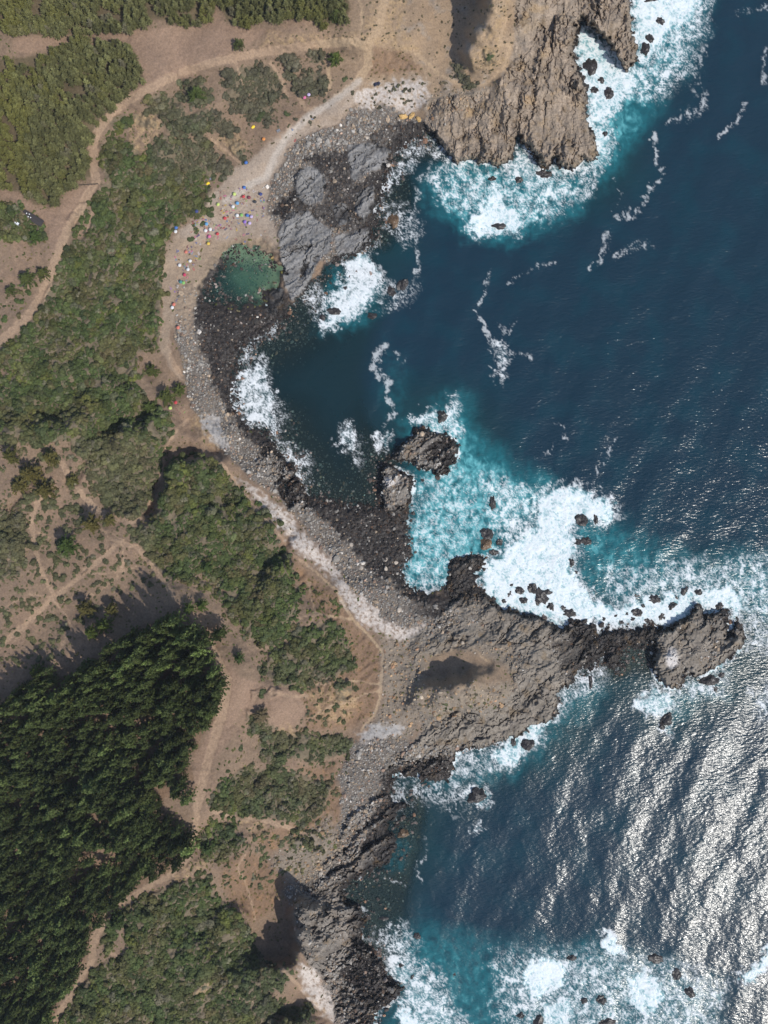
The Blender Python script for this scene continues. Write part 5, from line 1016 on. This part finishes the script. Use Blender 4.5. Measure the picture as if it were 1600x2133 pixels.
def figure(pose):
    # joints: pelvis, chest, neck, head, crown, shoulders, elbows, hands, hips, knees, ankles, toes
    if pose == 'standing':
        J = {'p': (0, 0, .95), 'c': (0, .01, 1.25), 'n': (0, 0, 1.48), 'h': (0, .01, 1.60), 't': (0, .01, 1.72)}
        for s, k in ((-1, 'l'), (1, 'r')):
            J.update({'s' + k: (s * .18, 0, 1.42), 'e' + k: (s * .27, .02, 1.14), 'w' + k: (s * .29, .10, .90), 'f' + k: (s * .29, .13, .80), 'i' + k: (s * .10, 0, .90), 'k' + k: (s * .11, .03 * s, .50), 'a' + k: (s * .12, -.02 + .08 * s, .09), 'o' + k: (s * .13, .15 + .08 * s, .04)})
    elif pose == 'sitting':
        J = {'p': (0, 0, .14), 'c': (0, -.10, .42), 'n': (0, -.12, .66), 'h': (0, -.08, .78), 't': (0, -.07, .90)}
        for s, k in ((-1, 'l'), (1, 'r')):
            J.update({'s' + k: (s * .18, -.12, .60), 'e' + k: (s * .28, .08, .42), 'w' + k: (s * .20, .30, .40), 'f' + k: (s * .17, .38, .40), 'i' + k: (s * .10, .05, .13), 'k' + k: (s * .17, .42, .42), 'a' + k: (s * .14, .72, .08), 'o' + k: (s * .15, .86, .05)})
    else:
        J = {'p': (0, 0, .14), 'c': (0, .30, .14), 'n': (0, .54, .13), 'h': (.01, .66, .14), 't': (.02, .78, .14)}
        for s, k in ((-1, 'l'), (1, 'r')):
            J.update({'s' + k: (s * .18, .47, .13), 'e' + k: (s * .36, .32, .08), 'w' + k: (s * .34, .06, .07), 'f' + k: (s * .33, -.04, .06), 'i' + k: (s * .10, -.05, .13), 'k' + k: (s * .12, -.46, .16 if s > 0 else .11), 'a' + k: (s * .12, -.88, .08), 'o' + k: (s * .15, -.97, .10)})
    names = list(J); ix = {n: i for i, n in enumerate(names)}
    R = {'p': .135, 'c': .145, 'n': .055, 'h': .095, 't': .07, 's': .06, 'e': .042, 'w': .032, 'f': .03, 'i': .09, 'k': .058, 'a': .04, 'o': .03}
    E = [('p', 'c'), ('c', 'n'), ('n', 'h'), ('h', 't')] + [(a + k, b + k) for k in 'lr' for a, b in (('s', 'e'), ('e', 'w'), ('w', 'f'), ('i', 'k'), ('k', 'a'), ('a', 'o'))] + [('c', 's' + k) for k in 'lr'] + [('p', 'i' + k) for k in 'lr']
    body = skin_mesh('person_' + pose, [J[n] for n in names], [(ix[a], ix[b]) for a, b in E], [R[n[0]] for n in names], M_SKIN)
    suit = skin_mesh('swimwear_' + pose, [J['p'], J['c'], J['il'], J['ir']], [(0, 1), (0, 2), (0, 3)], [.15, .158, .1, .1], M_CLOTH)
    h, t = Vector(J['h']), Vector(J['t'])
    hair = skin_mesh('hair_' + pose, [h.lerp(t, .55) + Vector((0, -.015, .02)), t + Vector((0, -.02, .01))], [(0, 1)], [.1, .085], M_CLOTH)
    return body, suit, hair
FIG = {p: figure(p) for p in ('standing', 'sitting', 'lying')}
def parasol_parts():
    Vv, Ff, n = [(0, 0, 2.25)], [], 8
    for ring, (rr, zz) in enumerate(((.5, 2.15), (.95, 1.95), (1.2, 1.74))):
        for k in range(n * 2):
            sag = -.04 * ring * (k % 2)
            Vv.append((rr * math.cos(math.pi * k / n) * (1 - .05 * (k % 2)), rr * math.sin(math.pi * k / n) * (1 - .05 * (k % 2)), zz + sag))
    m = n * 2
    for k in range(m): Ff.append((0, 1 + k, 1 + (k + 1) % m))
    for q in range(2):
        for k in range(m): Ff.append((1 + q * m + k, 1 + (q + 1) * m + k, 1 + (q + 1) * m + (k + 1) % m, 1 + q * m + (k + 1) % m))
    pv, pf = [], []; tube(pv, pf, (0, 0, -.3), (0, 0, 2.32), .025, .02, 6)
    return mesh_from('parasol_canopy', Vv, Ff, M_CLOTH), mesh_from('parasol_pole', pv, pf, M_METAL)
PAR = parasol_parts()
def tent_mesh():
    Vv, Ff = [], []; n = 10
    for i in range(n + 1):
        for j in range(5):
            a = math.pi * j / 4 ; t = (i / n - .5) * 2
            w = .75 * math.sqrt(max(.02, 1 - t * t * .8)); Vv.append((t * 1.1, math.cos(a) * w * 1.1, math.sin(a) * w * 1.2))
    for i in range(n):
        for j in range(4): b = i * 5 + j; Ff.append((b, b + 5, b + 6, b + 1))
    return mesh_from('tent_fabric', Vv, Ff, M_CLOTH)
TENT = tent_mesh()
def towel_mesh():
    Vv, Ff = [], []
    for i in range(7):
        for j in range(4): Vv.append(((j - 1.5) * .28, (i - 3) * .28, .02 + .015 * math.sin(i * 2.1 + j)))
    b = len(Vv)
    Vv += [(x_, y_, z_ - .015) for x_, y_, z_ in Vv]
    for i in range(6):
        for j in range(3):
            a = i * 4 + j; Ff.append((a, a + 1, a + 5, a + 4)); Ff.append((b + a, b + a + 4, b + a + 5, b + a + 1))
    return mesh_from('towel', Vv, Ff, M_CLOTH)
TOWEL = towel_mesh()
HUES = {'red': (.62, .03, .04), 'crimson': (.62, .02, .10), 'coral': (.75, .20, .13), 'blue': (.04, .17, .55), 'sky blue': (.12, .38, .68), 'navy': (.02, .04, .22), 'white': (.82, .82, .82), 'green': (.25, .55, .12), 'lime': (.62, .75, .18), 'yellow': (.80, .55, .05), 'violet': (.32, .16, .62), 'lilac': (.60, .48, .75), 'teal': (.05, .25, .24), 'dark red': (.22, .02, .04), 'black': (.02, .02, .025), 'pink': (.75, .15, .35), 'orange': (.80, .28, .04)}
PARASOLS = [(410,441,'navy'),(367,474,'blue'),(366,482,'white'),(455,426,'lime'),(494,423,'sky blue'),(485,430,'white'),(488,404,'lime'),(508,410,'red'),(519,411,'dark red'),(509,391,'blue'),(543,405,'navy'),(531,421,'black'),(494,448,'white'),(503,448,'green'),(515,449,'blue'),(524,452,'lilac'),(511,462,'violet'),(520,465,'lilac'),(468,455,'red'),(430,466,'sky blue'),(428,480,'white'),(453,488,'red'),(434,508,'yellow'),(438,477,'white'),(436,493,'pink'),(388,525,'coral'),(396,544,'white'),(374,552,'white'),(392,561,'white'),(385,572,'crimson'),(377,587,'teal'),(382,589,'green'),(363,634,'coral'),(359,640,'white'),(371,682,'coral'),(635,203,'pink'),(643,196,'lilac'),(366,838,'red'),(354,850,'lime'),(549,290,'orange'),(513,339,'blue')]
def near_place(u, v):
    if v < 240: return 'beside the dry bushes above the beach track'
    if v < 350: return 'along the pale track above the beach'
    if v > 800: return 'beside the conifer behind the cobble beach'
    if v > 620: return 'on the narrow sand strip by the cobbles'
    if v > 535: return 'at the lower end of the crowded beach'
    if u < 400: return 'at the scrub side of the beach'
    if u > 480: return 'at the upper end of the crowded beach'
    return 'in the middle of the crowded beach'
from collections import Counter
cnt = Counter()
tot = Counter((c, near_place(u, v)) for u, v, c in PARASOLS)
ORD = ['first', 'second', 'third', 'fourth', 'fifth', 'sixth']
rp = random.Random(77)
for u, v, c in PARASOLS:
    x, y, z = place(u, v, 1.5); key = (c, near_place(u, v))
    e = empty('parasol', (float(x), float(y), float(z)), rp.uniform(0, 6.28)); e.rotation_euler = (rp.uniform(-.12, .12), rp.uniform(-.12, .12), rp.uniform(0, 6.28))
    lb = '%s parasol %s' % key
    if tot[key] > 1: lb = '%s parasol %s, %s from the top' % (c, key[1], ORD[cnt[key]])
    cnt[key] += 1
    tag(e, lb, 'parasol', 'parasols on the beach')
    k = ob('canopy', PAR[0], e, scale=(.92, .92, 1)); k['tint'] = [q * .68 + .045 for q in HUES[c]]
    ob('pole', PAR[1], e)
for u, v, c, lb in [(433,382,'yellow','yellow dome tent at the edge of the dark scrub'),(527,264,'yellow','yellow dome tent on the soil below the dry bushes')]:
    x, y, z = place(u, v, .4); o = ob('dome_tent', TENT, None, (float(x), float(y), float(z) - .03), (0, 0, .7), (1.1, 1.1, 1)); o['tint'] = list(HUES[c]); tag(o, lb, 'tent')
CROWD = [([(450,395),(550,385),(556,450),(500,475),(460,440)],90),([(400,455),(480,440),(500,480),(440,510),(395,505)],90),([(360,515),(430,500),(410,560),(370,570)],44),([(355,560),(395,560),(380,640),(352,640)],22),([(480,490),(560,480),(570,540),(500,530)],22),([(430,560),(560,560),(550,620),(440,625)],12),([(560,260),(700,215),(640,270),(580,330)],8),([(620,195),(660,195),(655,215),(630,212)],4),([(352,835),(380,832),(385,860),(350,862)],5)]
suit_names = ['red', 'navy', 'blue', 'black', 'white', 'pink', 'green', 'violet', 'orange', 'teal']
tow_names = ['red', 'blue', 'white', 'pink', 'sky blue', 'violet', 'dark red', 'green', 'yellow', 'navy']
npl = 0
for ci, (pl, n) in enumerate(CROWD):
    f = _lowfield(pl, True, 0); xs = [p[0] for p in pl]; ys = [p[1] for p in pl]; got = 0; tries = 0
    while got < n and tries < 3000:
        tries += 1
        u = rp.uniform(min(xs), max(xs)); v = rp.uniform(min(ys), max(ys))
        if samp(f, np.array([u]), np.array([v]))[0] < 0: continue
        wetfeet = ci == 5 or bool(G(inpool, u, v))
        pose = 'standing' if wetfeet else rp.choice(['standing', 'sitting', 'lying', 'lying', 'sitting'])
        x, y, z = place(u, v, .2); z = float(z)
        if wetfeet: z = max(z, -1.0)
        body, suit, hair = FIG[pose]; c = rp.choice(suit_names); rz = rp.uniform(0, 6.28)
        p_ = ob('person', body, None, (float(x), float(y), z), (0, 0, rz)); sk = rp.uniform(.55, 1.35); p_['tint'] = [sk, sk, sk]
        a = ob('swimwear', suit, p_); a['tint'] = [q * .6 + .02 for q in HUES[c]]
        a = ob('hair', hair, p_); a['tint'] = [.03, .02, .015] if rp.random() < .8 else [.25, .16, .07]
        wh = 'bathing in the green tidal pool' if wetfeet else near_place(u, v)
        tag(p_, 'person in %s swimwear %s %s' % (c, pose, wh), 'person', 'people %s, %s in %s' % (wh, pose, c))
        if pose != 'standing' and rp.random() < .75:
            t = ob('beach_towel', TOWEL, None, (float(x), float(y), z + .005), (0, 0, rz), (1.15, 1.15, 1)); c2 = rp.choice(tow_names); t['tint'] = [q * .5 + .06 for q in HUES[c2]]
            tag(t, '%s beach towel under a %s person %s' % (c2, pose, wh), 'towel', '%s towels %s under %s people' % (c2, wh, pose))
        got += 1; npl += 1
print('people', npl)

# ------------------------------------------------------------------ hut, cars, fence, barriers, tables
M_ROOF = mat_plain('dark_roof', (0.05, 0.043, 0.042), .8); M_WOOD = mat_plain('weathered_wood', (0.20, 0.13, 0.075), .85); M_OCHREWOOD = mat_plain('honey_wood', (0.50, 0.24, 0.08), .8); M_WALL = mat_plain('timber_wall', (0.16, 0.10, 0.065), .85)
M_GLASS = mat_plain('dark_glass', (0.02, 0.025, 0.03), .15, .6); M_RUBBER = mat_plain('rubber', (0.02, 0.02, 0.02), .9); M_WHITE = mat_plain('white_paint', (0.72, 0.74, 0.74), .4, .5); M_DARKPAINT = mat_plain('dark_car_paint', (0.03, 0.03, 0.06), .35, .5); M_LAMP = mat_plain('lamp_glass', (0.6, 0.6, 0.55), .2, .6); M_STEEL = mat_plain('steel', (0.35, 0.37, 0.4), .45, .5, .5)
def prism(V_, F_, prof, x0, x1):
    b = len(V_); n = len(prof)
    for x_ in (x0, x1): V_ += [(x_, p[0], p[1]) for p in prof]
    for k in range(n): F_.append((b + k, b + (k + 1) % n, b + n + (k + 1) % n, b + n + k))
    F_.append(tuple(b + k for k in reversed(range(n)))); F_.append(tuple(b + n + k for k in range(n)))
x, y, z = place(68, 454, 2); hut = empty('long_hut', (float(x), float(y), float(z)), math.radians(-31)); tag(hut, 'long narrow hut with a dark roof and bright skylights by the dirt yard', 'hut')
L, W = 6.3, 1.75
vv, ff = [], []; box(vv, ff, (-L, -W, -.5), (L, -W + .15, 2.3)); box(vv, ff, (-L, W - .15, -.5), (L, W, 2.3)); box(vv, ff, (-L, -W + .15, -.5), (-L + .15, W - .15, 2.3)); box(vv, ff, (L - .15, -W + .15, -.5), (L, W - .15, 2.3)); ob('wall', mesh_from('hut_wall', vv, ff, M_WALL), hut)
vv, ff = [], []; prism(vv, ff, [(-W - .35, 2.28), (W + .35, 2.28), (W + .35, 2.4), (0, 2.95), (-W - .35, 2.4)], -L - .3, L + .3); rf = ob('roof', mesh_from('hut_roof', vv, ff, M_ROOF), hut)
for sx, sy in ((-4.2, .5), (-2.6, .9), (-2.4, -.7), (-.9, -.4)):
    vv, ff = [], []; box(vv, ff, (sx - .28, sy - .28, 2.62), (sx + .28, sy + .28, 2.98 - .12 * abs(sy))); ob('skylight', mesh_from('skylight', vv, ff, M_WHITE), rf)
vv, ff = [], []; box(vv, ff, (1.0, -W - .03, 0), (1.9, -W + .0, 2.0)); dr = ob('door', mesh_from('hut_door', vv, ff, M_WOOD), hut)
vv, ff = [], []; box(vv, ff, (1.1, -W - .09, 1.0), (1.2, -W - .03, 1.08)); ob('handle', mesh_from('hut_handle', vv, ff, M_STEEL), dr)
x, y, z = place(86, 464, 1); tub = empty('wooden_tub', (float(x), float(y), float(z) + .1)); tag(tub, 'round honey coloured wooden tub at the end of the long hut', 'tub')
for k in range(20):
    a0, a1 = 2 * math.pi * k / 20 + .02, 2 * math.pi * (k + 1) / 20 - .02; vv, ff = [], []
    for zz_ in (-.4, 1.1): vv += [(1.15 * math.cos(a0), 1.15 * math.sin(a0), zz_), (1.5 * math.cos(a0), 1.5 * math.sin(a0), zz_), (1.5 * math.cos(a1), 1.5 * math.sin(a1), zz_), (1.15 * math.cos(a1), 1.15 * math.sin(a1), zz_)]
    ff = [(3, 2, 1, 0), (4, 5, 6, 7), (0, 1, 5, 4), (1, 2, 6, 5), (2, 3, 7, 6), (3, 0, 4, 7)]; ob('stave', mesh_from('stave', vv, ff, M_OCHREWOOD), tub)
vv, ff = [], []; tube(vv, ff, (0, 0, -.3), (0, 0, .25), 1.16, 1.16, 20); ob('tub_floor', mesh_from('tub_floor', vv, ff, M_WOOD), tub)
def car(u, v, rz, paint, label):
    x, y, z = place(u, v, .6); e = empty('parked_car', (float(x), float(y), float(z) + .02), rz); tag(e, label, 'car')
    vv, ff = [], []; prism(vv, ff, [(-1.95, .35), (1.95, .35), (2.0, .62), (1.85, .84), (.95, .95), (-1.7, .97), (-1.98, .72)], -.84, .84); bd = ob('body', mesh_from('car_body', vv, ff, paint), e)
    vv, ff = [], []; prism(vv, ff, [(.95, .96), (.35, 1.38), (-1.25, 1.42), (-1.75, .98)], -.72, .72); ob('window', mesh_from('car_window', vv, ff, M_GLASS), e)
    vv, ff = [], []; box(vv, ff, (-.66, -1.2, 1.425), (.66, .3, 1.47)); ob('roof', mesh_from('car_roof', vv, ff, paint), e)
    for sx in (-1, 1):
        for sy in (-1.2, 1.25):
            vv, ff = [], []; tube(vv, ff, (sx * .68, sy, .32), (sx * .88, sy, .32), .32, .32, 12); w_ = ob('wheel', mesh_from('car_wheel', vv, ff, M_RUBBER), e)
            vv, ff = [], []; tube(vv, ff, (sx * .87, sy, .32), (sx * .9, sy, .32), .18, .17, 10); ob('rim', mesh_from('car_rim', vv, ff, M_STEEL), w_)
        vv, ff = [], []; box(vv, ff, (sx * .62 - .16, 1.9, .6), (sx * .62 + .16, 2.02, .74)); ob('headlight', mesh_from('car_headlight', vv, ff, M_LAMP), e)
car(37, 466, math.radians(58), M_WHITE, 'white car parked behind the long dark roofed hut')
car(785, 175, math.radians(-68), M_DARKPAINT, 'dark blue car parked above the white shell ground')
# fence across the old track
x0, y0, z0 = place(124, 387, 1); x1, y1, z1 = place(204, 383, 1)
fe = empty('wooden_fence', (float(x0), float(y0), float(z0))); tag(fe, 'dark wooden fence across the dirt track below the plantation', 'fence')
nP = 12; M_POST = mat_plain('dark_post', (.09, .07, .055), .9)
gz = [float(place(124 + 80 * k / (nP - 1), 387 - 4 * k / (nP - 1), 0)[2]) - float(z0) for k in range(nP)]
px = lambda k: (float(x1 - x0) * k / (nP - 1), float(y1 - y0) * k / (nP - 1))
for k in range(nP):
    a, b = px(k); vv, ff = [], []; box(vv, ff, (a - .09, b - .09, gz[k] - .4), (a + .09, b + .09, gz[k] + 1.6)); ob('post', mesh_from('fence_post', vv, ff, M_POST), fe)
    if k < nP - 1:
        c, d = px(k + 1)
        for hh in (.45, .9, 1.35):
            vv, ff = [], []; tube(vv, ff, (a, b + .1, gz[k] + hh), (c, d + .1, gz[k + 1] + hh), .07, .07, 5); ob('rail', mesh_from('fence_rail', vv, ff, M_POST), fe)
def barrier(u, v, rz, w, label):
    x, y, z = place(u, v, .5); e = empty('wooden_barrier', (float(x), float(y), float(z)), rz); tag(e, label, 'barrier')
    for s in (-1, 1):
        vv, ff = [], []; box(vv, ff, (s * w / 2 - .08, -.08, -.3), (s * w / 2 + .08, .08, 1.25)); ob('post', mesh_from('barrier_post', vv, ff, M_WOOD), e)
    for hh in (.55, 1.1):
        vv, ff = [], []; box(vv, ff, (-w / 2 - .15, -.16, hh - .08), (w / 2 + .15, -.085, hh + .08)); ob('rail', mesh_from('barrier_rail', vv, ff, M_WOOD), e)
barrier(173, 1195, .9, 2.4, 'left wooden barrier of the pair on the diagonal footpath'); barrier(180, 1190, .9, 2.2, 'right wooden barrier of the pair on the diagonal footpath'); barrier(228, 1142, .9, 2.4, 'wooden barrier near the top of the diagonal footpath'); barrier(219, 1149, .9, 2.0, 'lower wooden barrier near the top of the diagonal footpath')
def picnic(u, v, rz, mat, label):
    x, y, z = place(u, v, .6); e = empty('picnic_table', (float(x), float(y), float(z)), rz); tag(e, label, 'table')
    for k in range(5):
        vv, ff = [], []; box(vv, ff, (-1.1, -.4 + k * .165, .72), (1.1, -.25 + k * .165, .77)); ob('plank', mesh_from('table_plank', vv, ff, mat), e)
    for s in (-1, 1):
        vv, ff = [], []; box(vv, ff, (-1.1, s * .75 - .15, .42), (1.1, s * .75 + .15, .47)); ob('bench', mesh_from('table_bench', vv, ff, mat), e)
        vv, ff = [], []; box(vv, ff, (s * .85 - .05, -.88, .36), (s * .85 + .05, .88, .42)); box(vv, ff, (s * .85 - .05, -.62, -.1), (s * .85 + .05, -.5, .36)); box(vv, ff, (s * .85 - .05, .5, -.1), (s * .85 + .05, .62, .36)); box(vv, ff, (s * .85 - .05, -.3, .42), (s * .85 + .05, -.2, .72)); box(vv, ff, (s * .85 - .05, .2, .42), (s * .85 + .05, .3, .72)); ob('trestle', mesh_from('table_trestle', vv, ff, mat), e)
picnic(440, 372, .9, M_STEEL, 'grey picnic table at the scrub corner above the beach'); picnic(580, 272, .5, M_STEEL, 'grey slatted picnic table beside the pale beach track')

# ------------------------------------------------------------------ thin sea air over the whole place
vv, ff = [], []; box(vv, ff, (-19500, -19500, -16), (19500, 19500, 494))
hm = bpy.data.materials.new('haze'); hm.use_nodes = True
hn = hm.node_tree; hn.nodes.remove(hn.nodes['Principled BSDF'])
pv = hn.nodes.new('ShaderNodeVolumePrincipled'); pv.inputs['Color'].default_value = (0.80, 0.88, 1.0, 1); pv.inputs['Density'].default_value = 0.00004
hn.links.new(pv.outputs[0], hn.nodes['Material Output'].inputs['Volume'])
hz = ob('haze', mesh_from('haze', vv, ff, hm)); tag(hz, 'thin pale sea haze in the air over the coast', 'haze', kind='stuff')
